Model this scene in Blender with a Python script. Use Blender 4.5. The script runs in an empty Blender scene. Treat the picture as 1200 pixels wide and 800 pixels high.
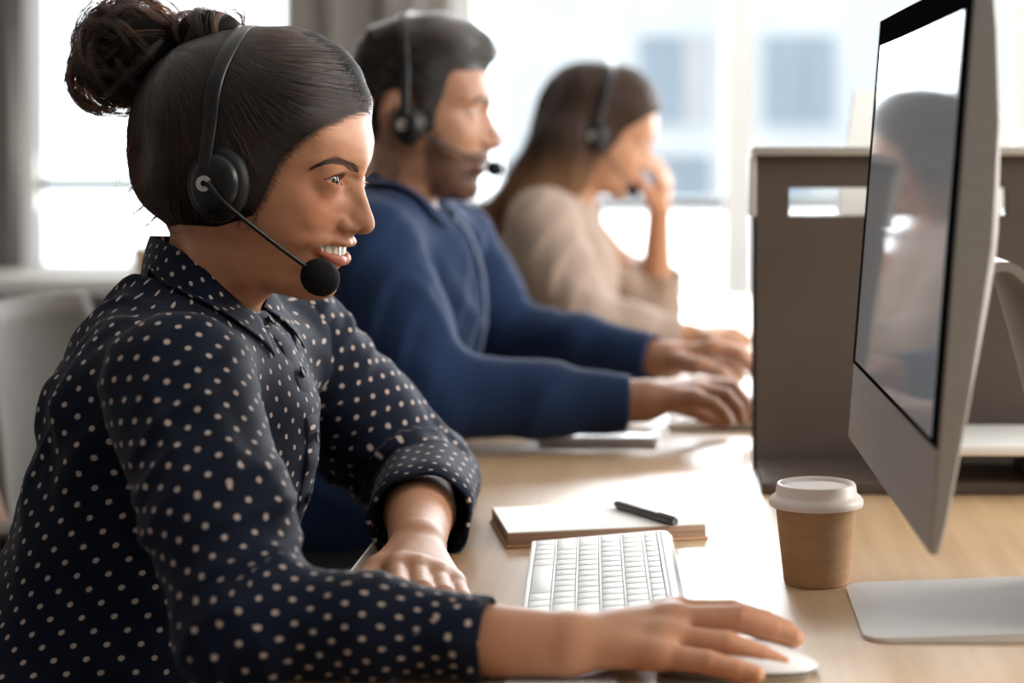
import bpy, bmesh, math, random
import numpy as np
import openvdb as vdb
from mathutils import Vector, Matrix

S = bpy.context.scene
COL = S.collection
rng = np.random.default_rng(7)
random.seed(7)
FASTHEAD = False

# ------------------------------------------------------------------ camera
F_PX, VX, HY, CAMZ = 2200.0, 805.0, 170.0, 1.10      # focal length in px, vanishing point, eye height
cam_data = bpy.data.cameras.new('camera')
cam = bpy.data.objects.new('camera', cam_data)
COL.objects.link(cam)
cam.location = (0, 0, CAMZ)
cam.rotation_euler = (math.pi / 2, 0, 0)
cam_data.sensor_width = 36.0
cam_data.lens = 36.0 * F_PX / 1200.0
cam_data.shift_x = (600.0 - VX) / 1200.0
cam_data.shift_y = -(400.0 - HY) / 1200.0
cam_data.clip_start = 0.05
cam_data.clip_end = 200
cam_data.dof.use_dof = True
cam_data.dof.focus_distance = 1.545
cam_data.dof.aperture_fstop = 3.3
S.camera = cam

# ------------------------------------------------------------------ sky, light, exposure
S.view_settings.view_transform = 'Standard'
S.view_settings.look = 'None'
S.view_settings.gamma = 1.0
S.view_settings.use_curve_mapping = False
S.view_settings.exposure = 0.10
try:
    S.cycles.max_bounces = 8
    S.cycles.diffuse_bounces = 4
    S.cycles.glossy_bounces = 4
    S.cycles.transmission_bounces = 6
    S.cycles.caustics_reflective = False
    S.cycles.caustics_refractive = False
    S.cycles.sample_clamp_indirect = 6.0
except Exception:
    pass
world = bpy.data.worlds.new('overcast_sky')
S.world = world
world.use_nodes = True
wn = world.node_tree
wn.nodes.clear()
w_out = wn.nodes.new('ShaderNodeOutputWorld')
w_bg = wn.nodes.new('ShaderNodeBackground')
w_bg.inputs['Color'].default_value = (0.93, 0.965, 1.0, 1)
w_bg.inputs['Strength'].default_value = 3.6
wn.links.new(w_bg.outputs[0], w_out.inputs[0])


def area_light(name, loc, target, size, size_y, power, color):
    ld = bpy.data.lights.new(name, 'AREA')
    ld.shape = 'RECTANGLE'
    ld.size, ld.size_y = size, size_y
    ld.energy = power
    ld.color = color
    o = bpy.data.objects.new(name, ld)
    COL.objects.link(o)
    o.location = loc
    d = Vector(target) - Vector(loc)
    o.rotation_euler = d.to_track_quat('-Z', 'Y').to_euler()
    return o


# daylight entering through the window wall at the back, the windows of the left wall and those of the right wall
area_light('daylight_back_windows', (0.85, 5.42, 1.65), (0.2, 1.5, 0.9), 3.0, 1.7, 225, (0.93, 0.97, 1.0))
area_light('daylight_left_window', (-1.55, 5.42, 1.65), (-1.2, 1.5, 0.9), 0.7, 1.5, 20, (1.0, 0.97, 0.9))
area_light('daylight_right_windows', (2.66, 1.55, 1.80), (-0.4, 1.6, 0.95), 2.6, 1.4, 140, (1.0, 0.94, 0.86))

# ------------------------------------------------------------------ materials
def mat(name, color, rough=0.5, metal=0.0, spec=0.5, sss=0.0, sheen=0.0, coat=0.0):
    m = bpy.data.materials.new(name)
    m.use_nodes = True
    b = m.node_tree.nodes['Principled BSDF']
    b.inputs['Base Color'].default_value = (*color, 1)
    b.inputs['Roughness'].default_value = rough
    b.inputs['Metallic'].default_value = metal
    b.inputs['Specular IOR Level'].default_value = spec
    if sss:
        b.inputs['Subsurface Weight'].default_value = sss
        b.inputs['Subsurface Radius'].default_value = (0.0045, 0.0016, 0.0008)
        b.inputs['Subsurface Scale'].default_value = 1.0
    if sheen:
        b.inputs['Sheen Weight'].default_value = sheen
        b.inputs['Sheen Roughness'].default_value = 0.4
    if coat:
        b.inputs['Coat Weight'].default_value = coat
        b.inputs['Coat Roughness'].default_value = 0.1
    return m


def nd(m, kind, **kw):
    n = m.node_tree.nodes.new(kind)
    for k, v in kw.items():
        setattr(n, k, v)
    return n


def lk(m, a, b):
    m.node_tree.links.new(a, b)


def bsdf(m):
    return m.node_tree.nodes['Principled BSDF']


def noise_tint(m, c0, c1, scale, detail=4, coord='Object', stretch=(1, 1, 1), rough=None, bump=0.0, bump_dist=0.002, rng_=(0.3, 0.7)):
    """procedural colour variation (and relief) between c0 and c1"""
    tc = nd(m, 'ShaderNodeTexCoord')
    mp = nd(m, 'ShaderNodeMapping')
    mp.inputs['Scale'].default_value = stretch
    lk(m, tc.outputs[coord], mp.inputs[0])
    nz = nd(m, 'ShaderNodeTexNoise')
    nz.inputs['Scale'].default_value = scale
    nz.inputs['Detail'].default_value = detail
    lk(m, mp.outputs[0], nz.inputs[0])
    cr = nd(m, 'ShaderNodeValToRGB')
    cr.color_ramp.elements[0].position, cr.color_ramp.elements[1].position = rng_
    cr.color_ramp.elements[0].color = (*c0, 1)
    cr.color_ramp.elements[1].color = (*c1, 1)
    lk(m, nz.outputs['Fac'], cr.inputs[0])
    lk(m, cr.outputs[0], bsdf(m).inputs['Base Color'])
    if bump:
        bp = nd(m, 'ShaderNodeBump')
        bp.inputs['Strength'].default_value = bump
        bp.inputs['Distance'].default_value = bump_dist
        lk(m, nz.outputs['Fac'], bp.inputs['Height'])
        lk(m, bp.outputs[0], bsdf(m).inputs['Normal'])
    return m


# ------------------------------------------------------------------ linking and tagging
def obj(name, data, m=None, parent=None):
    o = bpy.data.objects.new(name, data)
    COL.objects.link(o)
    if m is not None:
        data.materials.append(m)
    if parent is not None:
        o.parent = parent
    return o


def empty(name, loc, rz=0.0):
    o = bpy.data.objects.new(name, None)
    COL.objects.link(o)
    o.location = loc
    o.rotation_euler = (0, 0, rz)
    o.empty_display_size = 0.05
    return o


def tag(o, label=None, cat=None, group=None, kind=None):
    if label: o['label'] = label
    if cat: o['category'] = cat
    if group: o['group'] = group
    if kind: o['kind'] = kind
    return o


def wmat(o):
    L = Matrix.LocRotScale(o.location, o.rotation_euler, o.scale)
    return wmat(o.parent) @ o.matrix_parent_inverse @ L if o.parent is not None else L


def world_child(o, parent):
    """parent o keeping the world coordinates its mesh was made in"""
    o.parent = parent
    o.matrix_parent_inverse = wmat(parent).inverted()
    return o


# ------------------------------------------------------------------ bmesh helpers
class MB:
    """collects shapes for one mesh object"""
    def __init__(self):
        self.bm = bmesh.new()

    def box(self, c, s, rot=None, bevel=0.0, seg=2):
        r = bmesh.ops.create_cube(self.bm, size=1.0)
        vs = r['verts']
        M = Matrix.Translation(c) @ (rot.to_4x4() if rot is not None else Matrix.Identity(4)) @ Matrix.Diagonal((*s, 1))
        bmesh.ops.transform(self.bm, matrix=M, verts=vs)
        if bevel:
            es = list({e for v in vs for e in v.link_edges})
            bmesh.ops.bevel(self.bm, geom=es, offset=bevel, segments=seg, affect='EDGES', profile=0.5)
        return self

    def lathe(self, prof, c=(0, 0, 0), n=48, rot=None, close=False):
        """prof: list of (radius, height)"""
        rings = []
        M = Matrix.Translation(c) @ (rot.to_4x4() if rot is not None else Matrix.Identity(4))
        for r, h in prof:
            if r < 1e-6:
                rings.append([self.bm.verts.new(M @ Vector((0, 0, h)))])
            else:
                rings.append([self.bm.verts.new(M @ Vector((r * math.cos(2 * math.pi * i / n), r * math.sin(2 * math.pi * i / n), h))) for i in range(n)])
        for a, b in zip(rings[:-1], rings[1:]):
            for i in range(n):
                j = (i + 1) % n
                if len(a) == 1 and len(b) == 1: continue
                if len(a) == 1: self.bm.faces.new((a[0], b[j], b[i]))
                elif len(b) == 1: self.bm.faces.new((a[i], a[j], b[0]))
                else: self.bm.faces.new((a[i], a[j], b[j], b[i]))
        return self

    def tube(self, pts, r, n=10, cap=True, ry=None, up=(0, 0, 1)):
        """sweep an ellipse of radii r (lateral), ry (along up) along pts; r may be a list"""
        pts = [Vector(p) for p in pts]
        k = len(pts)
        rs = r if isinstance(r, (list, tuple)) else [r] * k
        rys = ry if isinstance(ry, (list, tuple)) else ([ry] * k if ry is not None else rs)
        rings = []
        up = Vector(up)
        for i, p in enumerate(pts):
            t = (pts[min(i + 1, k - 1)] - pts[max(i - 1, 0)]).normalized()
            a = t.cross(up)
            if a.length < 1e-4: a = t.cross(Vector((1, 0, 0)))
            a.normalize()
            b = a.cross(t).normalized()
            rings.append([self.bm.verts.new(p + a * rs[i] * math.cos(2 * math.pi * q / n) + b * rys[i] * math.sin(2 * math.pi * q / n)) for q in range(n)])
        for A, B in zip(rings[:-1], rings[1:]):
            for q in range(n):
                self.bm.faces.new((A[q], A[(q + 1) % n], B[(q + 1) % n], B[q]))
        if cap:
            self.bm.faces.new(list(reversed(rings[0])))
            self.bm.faces.new(rings[-1])
        return self

    def prism(self, poly, y0, y1, M=None):
        """poly in (x, z), extruded along y"""
        M = M or Matrix.Identity(4)
        A = [self.bm.verts.new(M @ Vector((x, y0, z))) for x, z in poly]
        B = [self.bm.verts.new(M @ Vector((x, y1, z))) for x, z in poly]
        n = len(poly)
        self.bm.faces.new(A)
        self.bm.faces.new(list(reversed(B)))
        for i in range(n):
            self.bm.faces.new((A[i], B[i], B[(i + 1) % n], A[(i + 1) % n]))
        return self

    def build(self, name, m=None, parent=None, smooth=True, auto=None):
        bmesh.ops.recalc_face_normals(self.bm, faces=self.bm.faces)
        me = bpy.data.meshes.new(name)
        self.bm.to_mesh(me)
        self.bm.free()
        if smooth:
            me.polygons.foreach_set('use_smooth', [True] * len(me.polygons))
            try:
                me.set_sharp_from_angle(angle=math.radians(auto or 40))
            except Exception:
                pass
        return obj(name, me, m, parent)


# ------------------------------------------------------------------ pixel helper: a point of the photograph at depth Y
def W(px, py, Y):
    return np.array([(px - VX) * Y / F_PX, Y, CAMZ - (py - HY) * Y / F_PX])


# ------------------------------------------------------------------ implicit modelling
def smin(a, b, k):
    if k <= 0: return np.minimum(a, b)
    h = np.maximum(k - np.abs(a - b), 0) / k
    return np.minimum(a, b) - h * h * (k * 0.25)


class Cone:
    """round cone between a and b; squash=(direction, factor) flattens it"""
    def __init__(self, a, b, ra, rb, k=0.01, op='u', squash=None):
        self.a, self.b = np.asarray(a, float), np.asarray(b, float)
        self.ra, self.rb, self.k, self.op = ra, rb, k, op
        self.sq = squash
        r = max(ra, rb)
        self.lo = np.minimum(self.a, self.b) - r
        self.hi = np.maximum(self.a, self.b) + r

    def f(self, X, Y, Z):
        ax, ay, az = self.a
        bx, by, bz = self.b - self.a
        px, py, pz = X - ax, Y - ay, Z - az
        L = bx * bx + by * by + bz * bz + 1e-12
        h = np.clip((px * bx + py * by + pz * bz) / L, 0, 1)
        dx, dy, dz = px - h * bx, py - h * by, pz - h * bz
        if self.sq is not None:
            n, s = self.sq
            q = (dx * n[0] + dy * n[1] + dz * n[2]) * (1.0 / s - 1.0)
            dx, dy, dz = dx + q * n[0], dy + q * n[1], dz + q * n[2]
            return (np.sqrt(dx * dx + dy * dy + dz * dz) - (self.ra + (self.rb - self.ra) * h)) * (0.5 + 0.5 * s)
        return np.sqrt(dx * dx + dy * dy + dz * dz) - (self.ra + (self.rb - self.ra) * h)


class Ell:
    def __init__(self, c, r, k=0.01, op='u', R=None):
        self.c, self.r, self.k, self.op = np.asarray(c, float), np.asarray(r, float), k, op
        self.R = None if R is None else np.asarray(R, float)      # rows: local axes
        m = float(max(r))
        self.lo, self.hi = self.c - m, self.c + m

    def f(self, X, Y, Z):
        x, y, z = X - self.c[0], Y - self.c[1], Z - self.c[2]
        if self.R is not None:
            R = self.R
            x, y, z = R[0, 0] * x + R[0, 1] * y + R[0, 2] * z, R[1, 0] * x + R[1, 1] * y + R[1, 2] * z, R[2, 0] * x + R[2, 1] * y + R[2, 2] * z
        a, b, c = self.r
        k0 = np.sqrt((x / a) ** 2 + (y / b) ** 2 + (z / c) ** 2)
        k1 = np.sqrt((x / a ** 2) ** 2 + (y / b ** 2) ** 2 + (z / c ** 2) ** 2) + 1e-9
        return k0 * (k0 - 1.0) / k1


class Fn:
    def __init__(self, fn, lo, hi, k=0.0, op='u'):
        self.fn, self.lo, self.hi, self.k, self.op = fn, np.asarray(lo, float), np.asarray(hi, float), k, op

    def f(self, X, Y, Z):
        return self.fn(X, Y, Z)


class Grp:
    def __init__(self, prims, k=0.01, op='u'):
        self.prims, self.k, self.op = prims, k, op
        self.lo = np.min([p.lo for p in prims if p.op == 'u'], axis=0)
        self.hi = np.max([p.hi for p in prims if p.op == 'u'], axis=0)

    def f(self, X, Y, Z):
        return combine(self.prims, X, Y, Z)


def combine(prims, X, Y, Z):
    d = None
    for p in prims:
        v = p.f(X, Y, Z)
        if p.op == 'u':
            d = v if d is None else smin(d, v, p.k)
        elif d is not None:
            if p.op == 's': d = -smin(-d, v, p.k)
            else: d = -smin(-d, -v, p.k)          # 'i' intersect
    return d


def extract(prims, h, smooth=0):
    """mesh (verts, quads) of the zero set, sampled in sparse tiles of voxel size h"""
    N = 32
    us = [p for p in prims if p.op == 'u']
    lo = np.min([p.lo for p in us], axis=0) - 4 * h
    hi = np.max([p.hi for p in us], axis=0) + 4 * h
    nt = np.ceil((hi - lo) / (h * N)).astype(int)
    g = vdb.FloatGrid(4 * h)
    ar = np.arange(N, dtype=np.float32) * h
    diag = N * h * 0.87
    for i in range(nt[0]):
        for j in range(nt[1]):
            for k in range(nt[2]):
                o = lo + np.array([i, j, k]) * N * h
                e = o + N * h
                c = [p for p in prims if np.all(p.lo - p.k - 3 * h < e) and np.all(p.hi + p.k + 3 * h > o)]
                if not any(p.op == 'u' for p in c): continue
                m = (o + e) / 2
                fc = combine(c, *[np.array([m[q]], np.float32) for q in range(3)])
                if fc is None or fc[0] > diag * 1.7: continue
                if fc[0] < -diag * 1.7:
                    g.fill((i * N, j * N, k * N), (i * N + N - 1, j * N + N - 1, k * N + N - 1), -4 * h)
                    continue
                X = (o[0] + ar)[:, None, None].astype(np.float32)
                Y = (o[1] + ar)[None, :, None].astype(np.float32)
                Z = (o[2] + ar)[None, None, :].astype(np.float32)
                X, Y, Z = np.broadcast_arrays(X, Y, Z)
                v = combine(c, X, Y, Z)
                v = np.ascontiguousarray(np.clip(v, -4 * h, 4 * h).astype(np.float32))
                g.copyFromArray(v, ijk=(i * N, j * N, k * N))
    pts, quads = g.convertToQuads(0.0)
    pts = np.asarray(pts, np.float64) * h + lo
    quads = np.asarray(quads, np.int64)[:, ::-1]
    if smooth:
        pts = relax(pts, quads, smooth)
    return pts, quads


def relax(pts, quads, n, lam=0.5):
    e = np.concatenate([quads[:, [0, 1]], quads[:, [1, 2]], quads[:, [2, 3]], quads[:, [3, 0]]])
    e = np.concatenate([e, e[:, ::-1]])
    cnt = np.bincount(e[:, 0], minlength=len(pts)).astype(float)
    cnt[cnt == 0] = 1
    for it in range(n):
        for l in (lam, -lam * 1.04):
            acc = np.stack([np.bincount(e[:, 0], weights=pts[e[:, 1], q], minlength=len(pts)) for q in range(3)], 1)
            pts = pts + l * (acc / cnt[:, None] - pts)
    return pts


def vnormals(pts, faces):
    a = pts[faces[:, 2]] - pts[faces[:, 0]]
    b = pts[faces[:, 3]] - pts[faces[:, 1]]
    n = np.cross(a, b)
    acc = np.zeros_like(pts)
    for q in range(4):
        for c in range(3):
            acc[:, c] += np.bincount(faces[:, q], weights=n[:, c], minlength=len(pts))
    return acc / (np.linalg.norm(acc, axis=1, keepdims=True) + 1e-12)


def mesh_from(name, pts, faces, smooth=True, colors=None, uvs=None):
    """numpy -> mesh. colors: per vertex rgb; uvs: per face corner"""
    me = bpy.data.meshes.new(name)
    k = faces.shape[1]
    me.vertices.add(len(pts))
    me.vertices.foreach_set('co', np.ascontiguousarray(pts, np.float32).ravel())
    me.loops.add(len(faces) * k)
    me.loops.foreach_set('vertex_index', faces.astype(np.int32).ravel())
    me.polygons.add(len(faces))
    me.polygons.foreach_set('loop_start', np.arange(0, len(faces) * k, k, dtype=np.int32))
    me.polygons.foreach_set('use_smooth', np.full(len(faces), smooth))
    me.update(calc_edges=True)
    if colors is not None:
        at = me.color_attributes.new('tint', 'FLOAT_COLOR', 'POINT')
        c4 = np.concatenate([colors, np.ones((len(colors), 1))], 1).astype(np.float32)
        at.data.foreach_set('color', c4.ravel())
    if uvs is not None:
        ul = me.uv_layers.new(name='cloth')
        ul.data.foreach_set('uv', np.ascontiguousarray(uvs, np.float32).ravel())
    me.validate()
    return me


def sdf_obj(name, prims, h, m, parent=None, smooth=1, colorfn=None, dispfn=None, uvfn=None):
    pts, q = extract(prims, h, smooth)
    if dispfn is not None:
        n = vnormals(pts, q)
        pts = pts + n * dispfn(pts, n)[:, None]
    cols = colorfn(pts) if colorfn is not None else None
    uvs = uvfn(pts, q) if uvfn is not None else None
    me = mesh_from(name, pts, q, True, cols, uvs)
    o = obj(name, me, m)
    if parent is not None: world_child(o, parent)
    return o


def waves(P, dirs, seed, amp=1.0):
    """sum of bent sine ridges, for cloth folds"""
    r = np.random.default_rng(seed)
    out = np.zeros(len(P))
    for d, wl, a in dirs:
        d = np.asarray(d, float); d /= np.linalg.norm(d)
        o = np.cross(d, [0.3, 0.9, 0.2]); o /= np.linalg.norm(o)
        t = P @ d * 2 * np.pi / wl + 1.3 * np.sin(P @ o * 2 * np.pi / (wl * 3.1) + r.uniform(0, 6)) + r.uniform(0, 6)
        env = 0.5 + 0.5 * np.sin(P @ o * 2 * np.pi / (wl * 4.3) + P @ d * 2 * np.pi / (wl * 5.7) + r.uniform(0, 6))
        out += a * (np.sin(t) + 0.35 * np.sin(2 * t + 0.7)) * env
    return out * amp


# ------------------------------------------------------------------ a symmetric body given by its side view
class Frame:
    """local x forward, y far side, z up (absolute); psi turns the face towards the camera; pitch nods it about (px0, pz0)"""
    def __init__(self, Xc, Yc, psi, dz=0.0, pitch=0.0, piv=(0, 0)):
        self.Xc, self.Yc, self.c, self.s = Xc, Yc, math.cos(psi), math.sin(psi)
        self.dz, self.cp, self.sp, self.piv = dz, math.cos(pitch), math.sin(pitch), piv

    def local(self, X, Y, Z):
        dx, dy = X - self.Xc, Y - self.Yc
        x = dx * self.c - dy * self.s
        y = dx * self.s + dy * self.c
        z = Z - self.dz
        if self.sp:
            a, b = x - self.piv[0], z - self.piv[1]
            x, z = self.piv[0] + a * self.cp - b * self.sp, self.piv[1] + a * self.sp + b * self.cp
        return x, y, z

    def world(self, x, y, z):
        x, y, z = np.asarray(x, float), np.asarray(y, float), np.asarray(z, float)
        if self.sp:
            a, b = x - self.piv[0], z - self.piv[1]
            x, z = self.piv[0] + a * self.cp + b * self.sp, self.piv[1] - a * self.sp + b * self.cp
        return np.stack(np.broadcast_arrays(self.Xc + x * self.c + y * self.s, self.Yc - x * self.s + y * self.c, z + self.dz), -1)

    def P(self, px, py, w=0.0):
        """pixel + half width towards the camera -> local (x, z)  (pitch-free frames only)"""
        k = (px - VX) / F_PX
        x = (k * (self.Yc - w * self.c) - self.Xc + w * self.s) / (self.c + k * self.s)
        Y = self.Yc - x * self.s - w * self.c
        return x, CAMZ - (py - HY) * Y / F_PX - self.dz

    def p3(self, px, py, w=0.0):
        x, z = self.P(px, py, w)
        return np.array([x, -w, z])

    def pix(self, x, y, z):
        p = self.world(x, y, z)
        return VX + F_PX * p[0] / p[1], HY - F_PX * (p[2] - CAMZ) / p[1]


def tps_fit(pts, val, lam=1e-7):
    n = len(pts)
    d2 = ((pts[:, None] - pts[None]) ** 2).sum(-1)
    K = 0.5 * d2 * np.log(d2 + 1e-12)
    K[np.arange(n), np.arange(n)] = lam
    Pm = np.c_[np.ones(n), pts]
    A = np.zeros((n + 3, n + 3))
    A[:n, :n], A[:n, n:], A[n:, :n] = K, Pm, Pm.T
    return np.linalg.solve(A, np.r_[val, 0, 0, 0])


def tps_eval(pts, c, q):
    out = c[-3] + q @ c[-2:]
    for i in range(0, len(q), 8000):
        b = q[i:i + 8000]
        d2 = ((b[:, None] - pts[None]) ** 2).sum(-1)
        out[i:i + 8000] += (0.5 * d2 * np.log(d2 + 1e-12)) @ c[:-3]
    return out


def poly_sdf(poly, x, z):
    d = np.full(x.shape, 1e9)
    inside = np.zeros(x.shape, bool)
    n = len(poly)
    for i in range(n):
        ax, az = poly[i]
        bx, bz = poly[(i + 1) % n]
        ex, ez = bx - ax, bz - az
        t = np.clip(((x - ax) * ex + (z - az) * ez) / (ex * ex + ez * ez + 1e-15), 0, 1)
        d = np.minimum(d, (x - ax - t * ex) ** 2 + (z - az - t * ez) ** 2)
        cond = ((az > z) != (bz > z)) & (x < (bx - ax) * (z - az) / (bz - az + 1e-15) + ax)
        inside ^= cond
    d = np.sqrt(d)
    return np.where(inside, -d, d)


class Relief:
    """|y| <= sqrt(Q(x,z)): a symmetric solid from its outline (metres, closed) and half widths at inner points"""
    def __init__(self, poly, inner, frame, step=0.0016, lam=1e-7):
        self.frame = frame
        poly = np.asarray(poly, float)
        # resample the outline
        b = []
        for i in range(len(poly)):
            a, c = poly[i], poly[(i + 1) % len(poly)]
            n = max(1, int(np.linalg.norm(c - a) / 0.012))
            for t in range(n): b.append(a + (c - a) * t / n)
        b = np.array(b)
        inner = np.asarray(inner, float)
        sd = poly_sdf(poly, inner[:, 0], inner[:, 1])
        inner = inner[sd < -0.0015]
        pts = np.r_[b, inner[:, :2]] * 10
        val = np.r_[np.zeros(len(b)), (inner[:, 2] * 100) ** 2]
        key = np.round(pts, 3)
        _, ix = np.unique(key, axis=0, return_index=True)
        pts, val = pts[ix], val[ix]
        c = tps_fit(pts, val, lam)
        self.lo = poly.min(0) - 0.02
        self.step = step
        nx, nz = np.ceil((poly.max(0) + 0.02 - self.lo) / step).astype(int) + 1
        gx, gz = np.meshgrid(self.lo[0] + np.arange(nx) * step, self.lo[1] + np.arange(nz) * step, indexing='ij')
        q = tps_eval(pts, c, np.c_[gx.ravel(), gz.ravel()] * 10).reshape(nx, nz) * 1e-4
        self.Q = q
        self.sd = poly_sdf(poly, gx, gz)
        self.Qx, self.Qz = np.gradient(q, step)
        self.poly = poly
        self.wmax = math.sqrt(max(q.max(), 1e-6))

    def samp(self, grid, x, z):
        u = np.clip((x - self.lo[0]) / self.step, 0, self.Q.shape[0] - 1.001)
        v = np.clip((z - self.lo[1]) / self.step, 0, self.Q.shape[1] - 1.001)
        i, j = u.astype(np.int32), v.astype(np.int32)
        a, b = u - i, v - j
        return (grid[i, j] * (1 - a) * (1 - b) + grid[i + 1, j] * a * (1 - b) + grid[i, j + 1] * (1 - a) * b + grid[i + 1, j + 1] * a * b)

    def w(self, x, z):
        x, z = np.asarray(x, float), np.asarray(z, float)
        q = self.samp(self.Q, x, z)
        return np.sqrt(np.maximum(np.where(self.samp(self.sd, x, z) < 0.001, q, 0), 0))

    def floc(self, x, y, z):
        q = self.samp(self.Q, x, z)
        qx, qz = self.samp(self.Qx, x, z), self.samp(self.Qz, x, z)
        g = np.sqrt(4 * y * y + qx * qx + qz * qz + 1e-7)
        f = np.clip((y * y - q) / g, -0.03, 0.05)
        return np.maximum(f, self.samp(self.sd, x, z) - 0.0012)

    def f(self, X, Y, Z):
        return self.floc(*self.frame.local(X, Y, Z))

    def prim(self, k=0.0, op='u'):
        c = []
        hi = self.poly.max(0)
        lo = self.poly.min(0)
        for x in (lo[0], hi[0]):
            for y in (-self.wmax, self.wmax):
                for z in (lo[1], hi[1]):
                    c.append(self.frame.world(x, y, z))
        c = np.array(c)
        return Fn(self.f, c.min(0) - 0.004, c.max(0) + 0.004, k, op)


# ------------------------------------------------------------------ hair strands
def strands(name, curves, radii, m, parent=None):
    """curves: list of (n,3) arrays -> one Curves object (rendered as hair)"""
    hc = bpy.data.hair_curves.new(name)
    sizes = [len(c) for c in curves]
    hc.add_curves(sizes)
    P = np.concatenate(curves).astype(np.float32)
    hc.attributes['position'].data.foreach_set('vector', P.ravel())
    rad = hc.attributes.get('radius') or hc.attributes.new('radius', 'FLOAT', 'POINT')
    R = np.concatenate([np.full(n, r) if np.isscalar(r) else np.asarray(r) for n, r in zip(sizes, radii)]).astype(np.float32)
    rad.data.foreach_set('value', R)
    o = obj(name, hc, m)
    if parent is not None: world_child(o, parent)
    return o


def spline(ctrl, n):
    """Catmull-Rom through the control points"""
    c = np.asarray(ctrl, float)
    c = np.r_[[2 * c[0] - c[1]], c, [2 * c[-1] - c[-2]]]
    t = np.linspace(0, len(c) - 3 - 1e-6, n)
    i = t.astype(int)
    u = (t - i)[:, None]
    p0, p1, p2, p3 = c[i], c[i + 1], c[i + 2], c[i + 3]
    return 0.5 * (2 * p1 + (p2 - p0) * u + (2 * p0 - 5 * p1 + 4 * p2 - p3) * u ** 2 + (3 * p1 - p0 - 3 * p2 + p3) * u ** 3)

# ------------------------------------------------------------------ the room
mat_wall = noise_tint(mat('white_plaster', (0.72, 0.71, 0.69), 0.9), (0.68, 0.67, 0.65), (0.75, 0.74, 0.72), 3)
mat_pillar = noise_tint(mat('grey_plaster', (0.20, 0.185, 0.17), 0.85), (0.17, 0.155, 0.145), (0.23, 0.21, 0.195), 4, stretch=(3, 3, 0.4))
mat_ceiling = noise_tint(mat('ceiling_paint', (0.75, 0.75, 0.74), 0.9), (0.72, 0.72, 0.71), (0.78, 0.78, 0.77), 2)
mat_floor = noise_tint(mat('grey_floor', (0.16, 0.15, 0.14), 0.45), (0.13, 0.12, 0.11), (0.19, 0.18, 0.165), 6)
mat_frame = noise_tint(mat('white_window_frame', (0.86, 0.87, 0.88), 0.35), (0.84, 0.85, 0.86), (0.88, 0.89, 0.90), 5)
mat_rail = mat('grey_metal_rail', (0.22, 0.22, 0.22), 0.4, metal=0.4)


def struct(name, mb, m, parent=None, smooth=False):
    o = mb.build(name, m, parent, smooth=smooth)
    if parent is None: o['kind'] = 'structure'
    return o


def glass_material(name, tint=(0.96, 0.98, 0.985)):
    m = bpy.data.materials.new(name)
    m.use_nodes = True
    nt = m.node_tree
    nt.nodes.remove(nt.nodes['Principled BSDF'])
    t = nt.nodes.new('ShaderNodeBsdfTransparent')
    t.inputs[0].default_value = (*tint, 1)
    g = nt.nodes.new('ShaderNodeBsdfGlossy')
    g.inputs['Roughness'].default_value = 0.02
    f = nt.nodes.new('ShaderNodeFresnel')
    f.inputs['IOR'].default_value = 1.45
    mx = nt.nodes.new('ShaderNodeMixShader')
    nt.links.new(f.outputs[0], mx.inputs[0])
    nt.links.new(t.outputs[0], mx.inputs[1])
    nt.links.new(g.outputs[0], mx.inputs[2])
    nt.links.new(mx.outputs[0], nt.nodes['Material Output'].inputs['Surface'])
    return m


def frosted_material(name):
    m = bpy.data.materials.new(name)
    m.use_nodes = True
    nt = m.node_tree
    nt.nodes.remove(nt.nodes['Principled BSDF'])
    t = nt.nodes.new('ShaderNodeBsdfTransparent')
    t.inputs[0].default_value = (0.97, 0.98, 0.985, 1)
    g = nt.nodes.new('ShaderNodeBsdfTranslucent')
    g.inputs[0].default_value = (0.95, 0.95, 0.94, 1)
    nz = nt.nodes.new('ShaderNodeTexNoise')
    nz.inputs['Scale'].default_value = 6
    mr = nt.nodes.new('ShaderNodeMapRange')
    mr.inputs['To Min'].default_value, mr.inputs['To Max'].default_value = 0.25, 0.4
    nt.links.new(nz.outputs['Fac'], mr.inputs['Value'])
    mx = nt.nodes.new('ShaderNodeMixShader')
    nt.links.new(mr.outputs[0], mx.inputs[0])
    nt.links.new(t.outputs[0], mx.inputs[1])
    nt.links.new(g.outputs[0], mx.inputs[2])
    nt.links.new(mx.outputs[0], nt.nodes['Material Output'].inputs['Surface'])
    return m


mat_glass = glass_material('window_glass')
mat_frost = frosted_material('frosted_glass')
XL, XR, YB, YF, ZC = -2.2, 2.75, 5.5, -1.6, 2.85
struct('floor', MB().box(((XL + XR) / 2, (YB + YF) / 2, -0.05), (XR - XL + 0.4, YB - YF + 0.4, 0.1)), mat_floor)
struct('ceiling', MB().box(((XL + XR) / 2, (YB + YF) / 2, ZC + 0.05), (XR - XL + 0.4, YB - YF + 0.4, 0.1)), mat_ceiling)
struct('wall_left', MB().box((XL - 0.06, (YB + YF) / 2, ZC / 2), (0.12, YB - YF + 0.24, ZC)), mat_pillar)
struct('wall_front', MB().box(((XL + XR) / 2, YF - 0.06, ZC / 2), (XR - XL, 0.12, ZC)), mat_pillar)
# right wall with a wide window in it
wr = MB()
wr.box((XR + 0.06, (YB + YF) / 2, 0.4), (0.12, YB - YF + 0.24, 0.8))
wr.box((XR + 0.06, (YB + YF) / 2, 2.68), (0.12, YB - YF + 0.24, 0.34))
wr.box((XR + 0.06, (YF + 0.0) / 2, 1.655), (0.12, 0.0 - YF, 1.71))
wr.box((XR + 0.06, (YB + 3.1) / 2, 1.655), (0.12, YB - 3.1, 1.71))
struct('wall_right', wr, mat_wall)


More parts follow.
